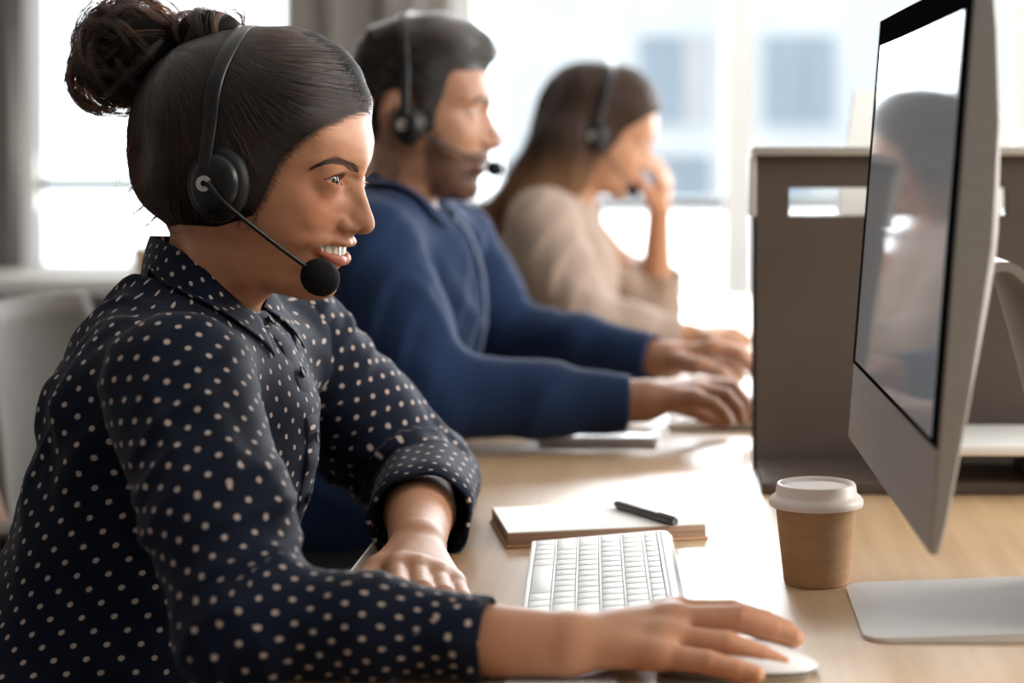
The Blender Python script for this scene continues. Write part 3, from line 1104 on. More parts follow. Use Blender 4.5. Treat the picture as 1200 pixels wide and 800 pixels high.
def make_chair():
    c = empty('shell_chair', (0, 0, 0))
    # seat + back: one curved sheet; local x forward, y side
    prof = spline([(0.24, 0.435), (0.20, 0.452), (0.05, 0.440), (-0.12, 0.432), (-0.19, 0.462), (-0.215, 0.56), (-0.235, 0.72), (-0.265, 0.895)], 40)
    mb = MB()
    g = []
    for i, (x, z) in enumerate(prof):
        t = i / 39
        hw = np.interp(t, [0, 0.12, 0.45, 0.6, 0.85, 0.95, 1.0], [0.19, 0.225, 0.245, 0.245, 0.235, 0.215, 0.17])
        row = []
        for j in range(17):
            u = j / 8 - 1
            cv = 0.06 * u * u * np.interp(t, [0, 0.4, 0.6, 1], [0, 0.35, 1, 1])
            lift = 0.05 * abs(u) ** 3 * np.interp(t, [0, 0.3, 0.5, 0.7], [0, 1, 1, 0])
            row.append(mb.bm.verts.new((x + cv, hw * u, z + lift)))
        g.append(row)
    for i in range(39):
        for j in range(16):
            mb.bm.faces.new((g[i][j], g[i + 1][j], g[i + 1][j + 1], g[i][j + 1]))
    s = mb.build('shell', mat_shell, c, auto=80)
    sm = s.modifiers.new('thickness', 'SOLIDIFY')
    sm.thickness = 0.008
    for sy in (-1, 1):
        MB().tube(spline([(-0.235, sy * 0.235, 0.635), (-0.15, sy * 0.285, 0.652), (0.06, sy * 0.29, 0.650), (0.17, sy * 0.275, 0.640)], 24), 0.021, 12, ry=0.009).build('armrest', mat_shell, c)
        MB().tube([(0.13, sy * 0.282, 0.640), (0.20, sy * 0.265, 0.43), (0.25, sy * 0.27, 0.0)], [0.010, 0.014, 0.009], 14).build('leg', mat_wood2, c)
        MB().tube([(-0.20, sy * 0.262, 0.775), (-0.163, sy * 0.262, 0.64), (-0.13, sy * 0.262, 0.48), (-0.17, sy * 0.262, 0.26), (-0.26, sy * 0.27, 0.0)], [0.010, 0.013, 0.014, 0.013, 0.009], 14).build('leg', mat_wood2, c)
        MB().tube([(0.195, sy * 0.263, 0.415), (-0.22, sy * 0.245, 0.415)], 0.010, 12).build('seat_rail', mat_wood2, c)
    return c


ch = make_chair()
ch.location = (-0.645, 2.47, 0)
tag(ch, 'beige shell chair with wooden legs behind the man in the navy shirt', 'chair', 'desk chairs')
c2 = copy_tree(ch)
c2.location = (-0.70, 1.60, 0)
c2['label'] = 'beige shell chair the woman in the polka dot shirt sits on'
c3 = copy_tree(ch)
c3.location = (-0.44, 3.30, 0)
c3['label'] = 'beige shell chair of the far woman with long brown hair'
# ------------------------------------------------------------------ heads
# (row height in px of the woman's photo, midline px, [(depth behind the midline in mm, half width in mm)...])
HEAD_ROWS = [
    (55, 388, [(10, 22), (30, 36), (60, 43), (90, 41), (115, 27)]),
    (75, 408, [(5, 22), (14, 36), (35, 50), (65, 58), (105, 58), (135, 46), (150, 28)]),
    (100, 420, [(4, 22), (10, 37), (22, 51), (45, 62), (80, 70), (120, 70), (150, 56), (168, 34)]),
    (140, 427.5, [(3, 22), (8, 38), (16, 50), (30, 60), (60, 68), (100, 74), (135, 74), (160, 60), (176, 36)]),
    (165, 431, [(2.5, 20), (7, 36), (14, 47), (24, 55), (45, 63), (90, 72), (130, 73)]),
    (181, 431, [(2.4, 16), (5.5, 28), (11, 40), (18, 49), (28, 55), (50, 63), (90, 71), (125, 73), (160, 59), (176, 34)]),
    (197, 428.8, [(2, 8), (4, 12.5), (7, 19.5), (9.5, 28), (13, 38), (18.5, 46.5), (25, 51.5), (42, 59), (70, 66)]),
    (212, 425.5, [(3, 6), (6.5, 9), (10.5, 12.5), (14.5, 17), (17, 25), (20, 36), (26, 46), (39, 56.5), (70, 65), (110, 70), (140, 66), (160, 52)]),
    (204, 427, [(2, 6.5), (5, 9.5), (8.5, 14), (11, 19)]),
    (219, 426.2, [(2, 5), (4.5, 7.5), (8, 10.5), (11.5, 13.5), (15, 18)]),
    (228, 428, [(3, 5.5), (8, 9), (12.5, 13), (15.5, 18), (18, 26), (20.5, 35), (26.5, 45), (38, 55), (70, 64), (110, 68)]),
    (248, 435, [(4, 5.5), (11.5, 9.5), (17.5, 13.5), (21, 19), (23.5, 27), (26.3, 35.5), (32.3, 45), (46, 54), (70, 61), (105, 65), (140, 61), (156, 48)]),
    (262, 438.5, [(3, 6.5), (8, 9.5), (16, 13), (22.5, 16.5), (26, 20.5), (28.6, 27), (31.6, 35.5), (38.5, 45), (52, 53), (75, 59), (100, 61), (130, 58), (150, 48), (165, 30)]),
    (272, 430, [(4, 6), (12, 9), (17, 13), (20.5, 18), (24, 25), (27.5, 33), (35, 42), (47, 51), (75, 57), (100, 59)]),
    (281, 412, [(2, 10), (5, 16), (8.5, 22), (13, 29), (21, 39), (32, 47.5), (60, 54), (85, 55), (110, 52), (130, 40)]),
    (295, 403, [(2, 10), (5, 16), (9.7, 22), (16, 28), (23.5, 37), (34.5, 45), (58, 51), (80, 53), (105, 52), (120, 46), (136, 30)]),
    (308, 399, [(2, 10), (5, 16), (10, 22), (17, 28), (26, 36), (40, 44), (62, 49), (80, 51), (105, 52), (122, 44), (136, 27)]),
    (320, 391.5, [(3, 10), (7, 17), (13, 24), (23, 33), (40, 42), (58, 46), (75, 48), (92, 50), (110, 50), (126, 40)]),
    (335, 393, [(2, 10), (6, 17), (13, 24), (25, 31), (42, 35), (60, 38), (78, 44), (95, 49), (112, 47), (130, 34)]),
    (347, 387, [(3, 8), (9, 15), (24, 20), (45, 21)]),
    (355, 304, [(5, 20), (15, 35), (30, 46), (48, 50), (65, 47), (80, 34)]),
    (385, 284, [(5, 22), (15, 38), (30, 48), (48, 53), (68, 50), (84, 36)]),
    (420, 268, [(5, 24), (15, 40), (32, 50), (52, 54), (75, 48), (90, 32)]),
]
W_FACE = [(424, 118), (427.5, 145), (431, 168), (431.5, 182), (429, 197), (425.7, 211), (427, 223), (430.6, 234), (434, 245),
          (437, 254), (438.5, 262), (437, 269), (432, 273.3), (424, 275), (415, 274), (412.7, 279), (411, 284.5), (406.5, 288.5),
          (403, 291), (402, 297), (402, 301), (401, 306), (397.5, 312), (393, 317.5), (392, 324), (393.6, 332), (392, 342), (385, 349),
          (371, 351), (352, 348.5), (335, 345), (320, 343), (311, 349), (302, 358), (293, 371), (282, 391), (272, 415), (264, 445)]
W_BACK = [(125, 445), (148, 390), (170, 348), (187, 318), (197, 292), (200, 272), (192, 255), (180, 230), (172, 200), (169, 170),
          (170, 140), (175, 112), (189, 87), (213, 65), (250, 51), (300, 45), (340, 46), (368, 52), (396, 66), (412, 84), (420, 100)]

SKIN = (0.51, 0.256, 0.148)


def skin_material(name, color, rough=0.50):
    m = mat(name, color, rough, spec=0.32, sss=0.28)
    at = nd(m, 'ShaderNodeAttribute', attribute_name='tint')
    mx = nd(m, 'ShaderNodeMix', data_type='RGBA', blend_type='MULTIPLY')
    mx.inputs['Factor'].default_value = 1.0
    tc = nd(m, 'ShaderNodeTexCoord')
    nz = nd(m, 'ShaderNodeTexNoise')
    nz.inputs['Scale'].default_value = 38
    nz.inputs['Detail'].default_value = 5
    lk(m, tc.outputs['Object'], nz.inputs[0])
    cr = nd(m, 'ShaderNodeValToRGB')
    cr.color_ramp.elements[0].position, cr.color_ramp.elements[1].position = 0.3, 0.7
    cr.color_ramp.elements[0].color = (color[0] * 0.93, color[1] * 0.88, color[2] * 0.86, 1)
    cr.color_ramp.elements[1].color = (color[0] * 1.05, color[1] * 1.05, color[2] * 1.05, 1)
    lk(m, nz.outputs['Fac'], cr.inputs[0])
    lk(m, cr.outputs[0], mx.inputs[6])
    lk(m, at.outputs['Color'], mx.inputs[7])
    lk(m, mx.outputs[2], bsdf(m).inputs['Base Color'])
    n2 = nd(m, 'ShaderNodeTexNoise')
    n2.inputs['Scale'].default_value = 900
    n2.inputs['Detail'].default_value = 2
    lk(m, tc.outputs['Object'], n2.inputs[0])
    bp = nd(m, 'ShaderNodeBump')
    bp.inputs['Strength'].default_value = 0.12
    bp.inputs['Distance'].default_value = 0.0006
    lk(m, n2.outputs['Fac'], bp.inputs['Height'])
    lk(m, bp.outputs[0], bsdf(m).inputs['Normal'])
    return m


def head_relief(fr, face, back, rows, wscale=1.0, dscale=1.0):
    poly = [fr.P(px, py) for px, py in face] + [fr.P(px, py) for px, py in back]
    inner = []
    for py, mx, lst in rows:
        x0, z0 = fr.P(mx, py)
        for d, w in lst:
            inner.append((x0 - d * dscale * 0.001, z0, w * wscale * 0.001))
    return Relief(poly, inner, fr, lam=2e-4)


class Eye:
    """eye ball and lids in the local frame; side=-1 is the camera side"""
    def __init__(self, c, side, r=0.0118):
        self.c, self.side, self.r = np.array([c[0], c[1] * side, c[2]]), side, r

    def ang(self, x, y, z):
        p, q, s = x - self.c[0], (y - self.c[1]) * self.side, z - self.c[2]
        r = np.sqrt(p * p + q * q + s * s) + 1e-9
        return r, np.arctan2(q, p), np.arcsin(np.clip(s / r, -1, 1))


def eye_fns(fr, e, up=0.31, dn=0.22, tilt=0.04):
    def lid(X, Y, Z):
        r, az, el = e.ang(*fr.local(X, Y, Z))
        return r - e.r - 0.0015

    def opening(X, Y, Z):
        r, az, el = e.ang(*fr.local(X, Y, Z))
        a0, a1 = -0.78, 1.02
        t = np.clip((az - a0) / (a1 - a0), 0, 1)
        s = np.maximum(np.sin(np.pi * t ** 0.86), 0) ** 0.75
        hi = up * s + tilt * (az)
        lo = -dn * s + tilt * (az)
        g = np.maximum(el - hi, lo - el)
        g = np.maximum(g, np.maximum(a0 - az, az - a1))
        return np.maximum(g * r, r - e.r - 0.006)
    c = fr.world(*e.c)
    return (Fn(lid, c - 0.015, c + 0.015, 0.008), Fn(opening, c - 0.019, c + 0.019, 0.0008, 's'))


def chain(fr, pts, rad, k=0.003, op='u', mirror=True):
    """round cones through local points (x, w, z) mirrored across the middle"""
    out = []
    P = [np.asarray(p, float) for p in pts]
    for a, b, ra, rb in zip(P[:-1], P[1:], rad[:-1], rad[1:]):
        for s in ((-1, 1) if mirror else (1,)):
            out.append(Cone(fr.world(a[0], a[1] * s, a[2]), fr.world(b[0], b[1] * s, b[2]), ra, rb, k, op))
    return out


def seg_dist(x, y, z, P):
    """distance to a polyline (local coordinates)"""
    d = np.full(np.shape(x), 1e9)
    for a, b in zip(P[:-1], P[1:]):
        a, b = np.asarray(a, float), np.asarray(b, float)
        e = b - a
        h = np.clip(((x - a[0]) * e[0] + (y - a[1]) * e[1] + (z - a[2]) * e[2]) / (e @ e + 1e-12), 0, 1)
        d = np.minimum(d, np.sqrt((x - a[0] - h * e[0]) ** 2 + (y - a[1] - h * e[1]) ** 2 + (z - a[2] - h * e[2]) ** 2))
    return d


def eye_material(name, iris):
    m = mat(name, (0.8, 0.77, 0.74), 0.08, spec=0.6)
    tc = nd(m, 'ShaderNodeTexCoord')
    sx = nd(m, 'ShaderNodeSeparateXYZ')
    lk(m, tc.outputs['Object'], sx.inputs[0])
    cr = nd(m, 'ShaderNodeValToRGB')
    el = cr.color_ramp.elements
    el[0].position, el[0].color = 0.0, (0.31, 0.27, 0.25, 1)  # eye white kept dark, shadow in the eye put into its colour
    el[1].position, el[1].color = 1.0, (0.004, 0.003, 0.003, 1)
    for p, c in ((0.80, (0.32, 0.285, 0.265)), (0.825, (0.02, 0.012, 0.01)), (0.85, iris), (0.95, tuple(v * 0.7 for v in iris)), (0.965, (0.004, 0.003, 0.003))):
        q = el.new(p)
        q.color = (*c, 1)
    mr = nd(m, 'ShaderNodeMath', operation='DIVIDE')
    mr.inputs[1].default_value = 0.0118
    lk(m, sx.outputs['X'], mr.inputs[0])
    lk(m, mr.outputs[0], cr.inputs[0])
    lk(m, cr.outputs[0], bsdf(m).inputs['Base Color'])
    return m


def eyeball(fr, e, m, parent, yaw=0.0, pit=0.0):
    mb = MB()
    bmesh.ops.create_uvsphere(mb.bm, u_segments=32, v_segments=24, radius=e.r)
    o = mb.build('eyeball', m, None, auto=180)
    f = fr.world(e.c[0] + math.cos(yaw) * math.cos(pit), e.c[1] + math.sin(yaw), e.c[2] + math.sin(pit)) - fr.world(*e.c)
    o.location = fr.world(*e.c)
    o.rotation_euler = Vector(f).to_track_quat('X', 'Z').to_euler()
    o.parent = parent
    o.matrix_parent_inverse = wmat(parent).inverted()
    return o
# ------------------------------------------------------------------ the woman in front
WF = Frame((300 - VX) * 1.605 / F_PX, 1.605, math.radians(10))
w_rel = head_relief(WF, W_FACE, W_BACK, HEAD_ROWS)
woman = empty('person', (-0.50, 1.60, 0.0))
tag(woman, 'smiling woman with dark hair in a bun and navy polka dot shirt', 'person')
mat_skin_w = skin_material('warm_skin', SKIN)

# landmarks in local coordinates: (x, half width, z)
def lm(px, py, w):
    x, z = WF.P(px, py, w)
    return (x, w, z)

def on_face(py_mid, d, w):
    """row landmark: d mm behind the profile at that row"""
    xs = sorted(((p[1], p[0]) for p in W_FACE))
    mx = np.interp(py_mid, [a for a, b in xs], [b for a, b in xs])
    x, z = WF.P(mx, py_mid)
    return (x - d * 0.001, w * 0.001, z)

eyeL = Eye((on_face(211, 22.2, 31)[0], 0.031, WF.P(394, 211.5, 0.031)[1]), 1)
eyeR = Eye((on_face(211, 22.2, 31)[0], 0.031, WF.P(394, 211.5, 0.031)[1]), -1)

# lips, teeth: the mouth line runs from the middle to the corner
UPLIP = [lm(409.5, 284.6, 0), lm(404.5, 284.2, 0.0085), lm(393.5, 282.8, 0.017), lm(379, 282.3, 0.0235), lm(362, 285.3, 0.0288)]
LOLIP = [lm(400.0, 305.0, 0), lm(396.7, 304.6, 0.008), lm(387.7, 302.0, 0.016), lm(375.5, 296.2, 0.023), lm(362, 289.2, 0.0285)]
MOUTH = [lm(404.5, 294.9, 0), lm(400.5, 294.4, 0.0085), lm(391, 291.6, 0.0165), lm(378, 288.6, 0.0235), lm(366, 287.2, 0.0276)]


def face_prims(fr, rel, eyes, uplip, lolip, mouth, ala, nostril):
    p = [rel.prim()]
    # wings of the nose
    p += chain(fr, ala[0], ala[1], 0.004)
    for n in (-1, 1):
        c = fr.world(nostril[0], nostril[1] * n, nostril[2])
        p.append(Ell(c, (0.0042, 0.0030, 0.0024), 0.003, 's'))
    # lids
    for e in eyes:
        a, b = eye_fns(fr, e)
        p.append(a)
    for e in eyes:
        p.append(eye_fns(fr, e)[1])
    # mouth
    if uplip is not None:
        rf = lambda pts: list(spline([(pts[1][0], -pts[1][1], pts[1][2])] + list(pts), 17)[4:])
        ri = lambda r: list(np.interp(np.linspace(0, 4, 13), range(5), r))
        rm = ri([0.0035, 0.0035, 0.0034, 0.0031, 0.0023])
        p += chain(fr, rf(uplip), ri([0.0034, 0.0034, 0.0028, 0.0020, 0.0012]), 0.0012)
        p += chain(fr, rf(lolip), ri([0.0046, 0.0045, 0.0038, 0.0024, 0.0010]), 0.0012)
        p += chain(fr, rf(mouth), rm, 0.0006, 's')
        p += chain(fr, [(m[0] - 0.005, m[1] * 0.97, m[2]) for m in mouth], [0.0050, 0.0050, 0.0046, 0.0040, 0.0024], 0.0008, 's')
        p += chain(fr, [(m[0] - 0.010, m[1] * 0.92, m[2]) for m in mouth], [0.0050, 0.0050, 0.0046, 0.0040, 0.0024], 0.0008, 's')
    return p


w_ala = ([on_face(259, 23, 12.3), on_face(264.5, 21, 12.8), on_face(268.5, 13, 8.5)], [0.0044, 0.0044, 0.0036])
nos = (lm(417, 270.5, 0.006)[0], 0.0062, lm(417, 271.2, 0.006)[2])
w_face = face_prims(WF, w_rel, (eyeR, eyeL), UPLIP, LOLIP, MOUTH, w_ala, nos)

# ------------------------------------------------------------------ shirt torso as a side-view solid
WT = Frame((230 - VX) * 1.605 / F_PX, 1.605, math.radians(6))
T_OUT = [(300, 360), (318, 383), (335, 406), (350, 438), (361, 472), (366, 505), (366, 535), (361, 565), (351, 600), (340, 635), (326, 668), (313, 700),
         (302, 740), (294, 790), (290, 860), (-70, 860), (-58, 800), (-36, 745), (-10, 690), (15, 645), (38, 595), (58, 545), (73, 500), (87, 455),
         (105, 405), (127, 365), (150, 328), (168, 306), (190, 298), (230, 318), (270, 342)]
T_IN = [(205, 322, 48), (215, 340, 76), (222, 358, 112), (228, 378, 148), (232, 405, 168), (228, 440, 174), (225, 490, 168), (218, 560, 156), (205, 630, 150),
        (180, 700, 150), (150, 770, 160), (345, 500, 62), (325, 490, 104), (295, 470, 138), (300, 420, 118), (290, 385, 80), (330, 545, 95), (300, 565, 128), (320, 440, 85),
        (265, 640, 138), (310, 630, 80), (270, 720, 115), (260, 800, 120), (135, 400, 92), (165, 400, 135), (110, 455, 98), (145, 470, 140), (95, 530, 98),
        (130, 545, 138), (70, 610, 95), (110, 625, 135), (35, 690, 90), (85, 710, 138), (0, 770, 105), (60, 790, 150), (170, 340, 62), (145, 365, 62)]
tw_rel = Relief([WT.P(x, y) for x, y in T_OUT], [(*WT.P(x, y), w * 0.001) for x, y, w in T_IN], WT)

SH_R, EL_R, MID_R, CU_R = np.array([-0.388, 1.432, 0.915]), np.array([-0.302, 1.295, 0.766]), np.array([-0.215, 1.275, 0.772]), W(566, 762, 1.262)
CU_R[2] = 0.768
SH_L, EL_L, CU_L = np.array([-0.375, 1.772, 0.912]), W(492, 566, 1.84), W(492, 600, 1.675)
WR_R, WR_L = W(658, 757, 1.268), W(489, 640, 1.57)
WR_R[2] = max(WR_R[2], 0.763)
WR_L[2] = 0.766


def hand_prims(wrist, mcp, fingers, thumb, rw, rm, palm_k=0.012, flat=None):
    """mcp: knuckle points index..little; fingers: per finger [pip, dip, tip]; radii taper"""
    palm = []
    for i, m in enumerate(mcp):
        palm.append(Cone(wrist + (np.asarray(m) - wrist) * 0.18, m, rw * 0.66, rm[i], 0.008))
    for a, b, i in zip(mcp[:-1], mcp[1:], range(9)):
        palm.append(Cone(np.asarray(a) * 0.92 + wrist * 0.08, np.asarray(b) * 0.92 + wrist * 0.08, rm[i] * 0.92, rm[i + 1] * 0.92, 0.008))
    out = [Grp(palm, palm_k)]
    for i, (m, f) in enumerate(zip(mcp, fingers)):
        r = rm[i]
        pts = [m] + list(f)
        rad = [r * 0.92, r * 0.86, r * 0.76, r * 0.64]
        seg = []
        for a, b, ra, rb in zip(pts[:-1], pts[1:], rad[:-1], rad[1:]):
            a, b = np.asarray(a), np.asarray(b)
            mid = (a + b) / 2
            seg.append(Cone(a, mid, ra, (ra + rb) / 2 * 0.96, 0.001))
            seg.append(Cone(mid, b, (ra + rb) / 2 * 0.96, rb, 0.001))
        out.append(Grp(seg, 0.0035))
    seg = []
    for (a, ra), (b, rb) in zip(thumb[:-1], thumb[1:]):
        seg.append(Cone(a, b, ra, rb, 0.006))
    out.append(Grp(seg, 0.010))
    return out


R_MCP = [W(794, 718, 1.312), W(795, 727, 1.294), W(787, 748, 1.274), W(775, 768, 1.256)]
R_FING = [[W(856, 718, 1.318), W(896, 729, 1.319), W(921, 738, 1.318)],
          [W(866, 725, 1.297), W(906, 739, 1.297), W(930, 747, 1.296)],
          [W(852, 755, 1.272), W(893, 770, 1.270), W(917, 780, 1.268)],
          [W(830, 776, 1.250), W(864, 785, 1.247), W(886, 790, 1.245)]]
R_TH = [(W(690, 748, 1.295), 0.013), (W(745, 742, 1.330), 0.0115), (W(795, 752, 1.345), 0.0095), (W(830, 760, 1.345), 0.0080)]
for P in R_MCP + [q for f in R_FING for q in f]:
    P[2] = max(P[2], 0.7475)
R_RM = [0.0108, 0.0112, 0.0106, 0.0094]

L_MCP = [W(466, 668, 1.483), W(490, 673, 1.478), W(514, 680, 1.480), W(534, 688, 1.488)]
L_FING = [[W(466, 688, 1.440), W(468, 712, 1.415), W(470, 726, 1.402)],
          [W(494, 693, 1.432), W(496, 719, 1.404), W(497, 734, 1.391)],
          [W(520, 698, 1.436), W(522, 722, 1.410), W(523, 736, 1.398)],
          [W(543, 704, 1.450), W(547, 722, 1.428), W(549, 733, 1.417)]]
L_TH = [(W(468, 648, 1.545), 0.0125), (W(444, 668, 1.505), 0.0112), (W(428, 686, 1.475), 0.0095), (W(420, 702, 1.455), 0.008)]
for P in L_MCP + [q for f in L_FING for q in f]:
    P[2] = max(P[2], 0.7475)
L_RM = [0.0108, 0.0110, 0.0104, 0.0094]

w_body = w_face + [
    # neck into the shoulders and the trunk under the shirt
    Fn(lambda X, Y, Z: tw_rel.f(X, Y, Z) + 0.012, tw_rel.prim().lo, tw_rel.prim().hi, 0.02),
    Cone(SH_R, EL_R, 0.042, 0.036, 0.02), Cone(EL_R, CU_R * 0.5 + EL_R * 0.5, 0.036, 0.030, 0.01), Cone(CU_R * 0.5 + EL_R * 0.5, WR_R, 0.030, 0.0212, 0.01),
    Cone(SH_L, EL_L, 0.042, 0.038, 0.02), Cone(EL_L, CU_L, 0.036, 0.030, 0.01), Cone(CU_L, WR_L, 0.030, 0.0235, 0.01),
] + hand_prims(WR_R, R_MCP, R_FING, R_TH, 0.0225, R_RM) + hand_prims(WR_L, L_MCP, L_FING, L_TH, 0.0235, L_RM)


def w_tint(P):
    x, y, z = WF.local(P[:, 0], P[:, 1], P[:, 2])
    y = np.abs(y)
    c = np.ones((len(P), 3))

    def blend(mask, col):
        nonlocal c
        c = c * (1 - mask[:, None]) + c * np.array(col) * mask[:, None]
    near = (x > 0.02)
    dl = np.minimum(seg_dist(x, y, z, UPLIP) - 0.0002, seg_dist(x, y, z, LOLIP) - 0.0026)
    blend(np.clip(1 - (dl - 0.0018) / 0.0022, 0, 1) * near, (0.98, 0.62, 0.62))
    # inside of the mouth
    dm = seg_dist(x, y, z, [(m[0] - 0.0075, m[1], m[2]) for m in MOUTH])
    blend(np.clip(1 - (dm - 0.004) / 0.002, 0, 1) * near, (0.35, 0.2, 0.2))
    # blush of the cheeks, nose tip
    ck = on_face(250, 34, 42)
    d = np.sqrt((x - ck[0]) ** 2 + (y - ck[1]) ** 2 + (z - ck[2]) ** 2)
    blend(np.exp(-(d / 0.022) ** 2), (1.06, 0.90, 0.88))
    # lids
    for e in (eyeR,):
        r, az, el = np.sqrt((x - e.c[0]) ** 2 + (y - abs(e.c[1])) ** 2 + (z - e.c[2]) ** 2), np.arctan2(y - abs(e.c[1]), x - e.c[0]), z - e.c[2]
        blend(np.clip(1 - (r - 0.0140) / 0.004, 0, 1) * 0.5, (0.88, 0.76, 0.72))
        t = np.clip((az + 0.78) / 1.8, 0, 1)
        s = np.maximum(np.sin(np.pi * t ** 0.86), 0) ** 0.75
        ang = np.arcsin(np.clip(el / (r + 1e-9), -1, 1))
        up = np.clip(1 - np.abs(ang - 0.31 * s - 0.04 * az - 0.05) / 0.09, 0, 1) * (r < 0.0155) * (az > -0.9) * (az < 1.25)
        blend(up, (0.16, 0.12, 0.11))
    return c


FOLD = [lm(399, 265, 0.0185), lm(390, 272, 0.025), lm(377, 279.5, 0.032), lm(363, 289, 0.037), lm(357, 300, 0.0385)]
PUFF = lm(379, 262, 0.033)


def w_disp(P, n):
    x, y, z = WF.local(P[:, 0], P[:, 1], P[:, 2])
    y = np.abs(y)
    d = seg_dist(x, y, z, FOLD)
    out = -0.0007 * np.exp(-(d / 0.0026) ** 2)
    d = np.sqrt((x - PUFF[0]) ** 2 + (y - PUFF[1]) ** 2 + (z - PUFF[2]) ** 2)
    out += 0.0007 * np.exp(-(d / 0.018) ** 2)
    return out


w_bodyobj = sdf_obj('body', w_body, 0.00125 if not FASTHEAD else 0.002, mat_skin_w, woman, 1, w_tint, w_disp)
mat_eye = eye_material('brown_eye', (0.075, 0.035, 0.018))
for e in (eyeR, eyeL):
    eyeball(WF, e, mat_eye, woman, yaw=-0.10, pit=-0.02)

# teeth
mat_teeth = mat('teeth', (0.82, 0.78, 0.70), 0.18, spec=0.6)
teeth = MB()
tp = [(m[0] - 0.0052, m[1], m[2]) for m in (lm(404.0, 293.2, 0), lm(400.5, 293, 0.0085), lm(391, 291.6, 0.0165), lm(378, 289.5, 0.0235), lm(365, 286.5, 0.029))]
arc = spline([(p[0], -p[1], p[2]) for p in tp[:0:-1]] + tp, 60)
L = np.r_[0, np.cumsum(np.linalg.norm(np.diff(arc, axis=0), axis=1))]
mid = L[-1] / 2
wid = [0.0082, 0.0064, 0.0072, 0.0064, 0.0064, 0.0070]
pos = []
u = 0
for k, wd in enumerate(wid):
    pos.append((u + wd / 2, wd)); u += wd
for s in (-1, 1):
    for k, (u, wd) in enumerate(pos):
        q = np.array([np.interp(mid + s * u, L, arc[:, i]) for i in range(3)])
        q2 = np.array([np.interp(mid + s * u + 0.001, L, arc[:, i]) for i in range(3)])
        t = q2 - q
        c = WF.world(*q)
        tv = Vector(WF.world(*q2) - c).normalized()
        nv = tv.cross(Vector((0, 0, 1))).normalized()
        R = Matrix((tv, nv, Vector((0, 0, 1)))).transposed()
        hgt = (0.0098, 0.0088, 0.0094, 0.0080, 0.0074, 0.0068)[k]
        teeth.box(Vector(c) + Vector((0, 0, 0.0045 - hgt / 2)), (wd * 0.97, 0.0048, hgt), R, bevel=0.0016, seg=3)
world_child(teeth.build('teeth', mat_teeth), woman)
# ------------------------------------------------------------------ her hair
def near_surf(rel, fr, px, py, lift=0.0):
    """local point of the camera-side surface of a relief seen at a pixel"""
    ws = np.linspace(0.085, 0.0, 400)
    x, z = fr.P(px, py, ws)
    ok = np.nonzero(rel.w(x, z) >= ws)[0]
    i = ok[0] if len(ok) else len(ws) - 1
    return np.array([x[i], -(ws[i] + lift), z[i]])


def hair_material(name, melanin, red, rough=0.42):
    m = bpy.data.materials.new(name)
    m.use_nodes = True
    nt = m.node_tree
    nt.nodes.remove(nt.nodes['Principled BSDF'])
    h = nt.nodes.new('ShaderNodeBsdfHairPrincipled')
    h.parametrization = 'MELANIN'
    h.inputs['Melanin'].default_value = melanin
    h.inputs['Melanin Redness'].default_value = red
    h.inputs['Roughness'].default_value = rough
    h.inputs['Radial Roughness'].default_value = 0.55
    h.inputs['Random Color'].default_value = 0.25
    nt.links.new(h.outputs[0], nt.nodes['Material Output'].inputs['Surface'])
    return m


mat_hair_cap = noise_tint(mat('dark_brown_hair', (0.012, 0.008, 0.006), 0.7, spec=0.1), (0.004, 0.003, 0.0025), (0.010, 0.007, 0.0055), 60, 4, stretch=(0.5, 1, 1))
mat_hair_w = hair_material('dark_brown_strands', 0.968, 0.75)

H_SIL = [(431.5, 120), (427, 100), (417, 76), (400, 56), (370, 38), (340, 30.5), (300, 31), (262, 37), (225, 49), (195, 67), (172, 93), (158, 120), (150, 150),
         (149, 180), (154, 210), (166, 236), (182, 252), (196, 262)]
HAIRLINE = [(470, 118, 0), (470, -40, 0), (90, -40, 0), (90, 262, 0), (170, 275, 0), (196, 267, 0.02), (206, 264, 0.045), (222, 264, 0.055), (255, 266, 0.06), (284, 258, 0.062),
            (297, 252, 0.062), (305, 240, 0.062), (312, 225, 0.061), (320, 208, 0.060), (331, 188, 0.058), (350, 168, 0.056), (376, 150, 0.050), (403, 134, 0.038), (419, 126.5, 0.025), (431, 121, 0)]


def hairline_poly(fr, pts):
    return np.array([fr.P(*p) for p in pts])


w_hl = hairline_poly(WF, HAIRLINE)


def hair_relief(fr, rows, sil, face, back_tail, hl, thick, wscale=1.0, dscale=1.0):
    poly = [fr.P(px, py) for px, py in face] + [fr.P(px, py) for px, py in back_tail] + [fr.P(px, py) for px, py in reversed(sil)]
    inner = []
    for py, mx, lst in rows:
        x0, z0 = fr.P(mx, py)
        for d, w in lst:
            x = x0 - d * dscale * 0.001
            t = float(-poly_sdf(hl, np.array([x]), np.array([z0]))[0])
            inner.append((x, z0, w * wscale * 0.001 + (thick * min(1, max(t, -0.002) / 0.025) + 0.0010)))
    return Relief(poly, inner, fr)


w_hrel = hair_relief(WF, HEAD_ROWS, H_SIL, W_FACE[1:], W_BACK[:5], w_hl, 0.0085)
_lo, _hi = w_hrel.prim().lo, w_hrel.prim().hi


def w_hair_f(X, Y, Z):
    x, y, z = WF.local(X, Y, Z)
    return np.maximum(w_hrel.floc(x, y, z), poly_sdf(w_hl, x, z))


BUN = WF.p3(206, 70, 0.0)
bun_c = WF.p3(148, 66, 0.0)
hair = sdf_obj('hair', [Fn(w_hair_f, _lo, _hi)], 0.002, mat_hair_cap, woman, 1)

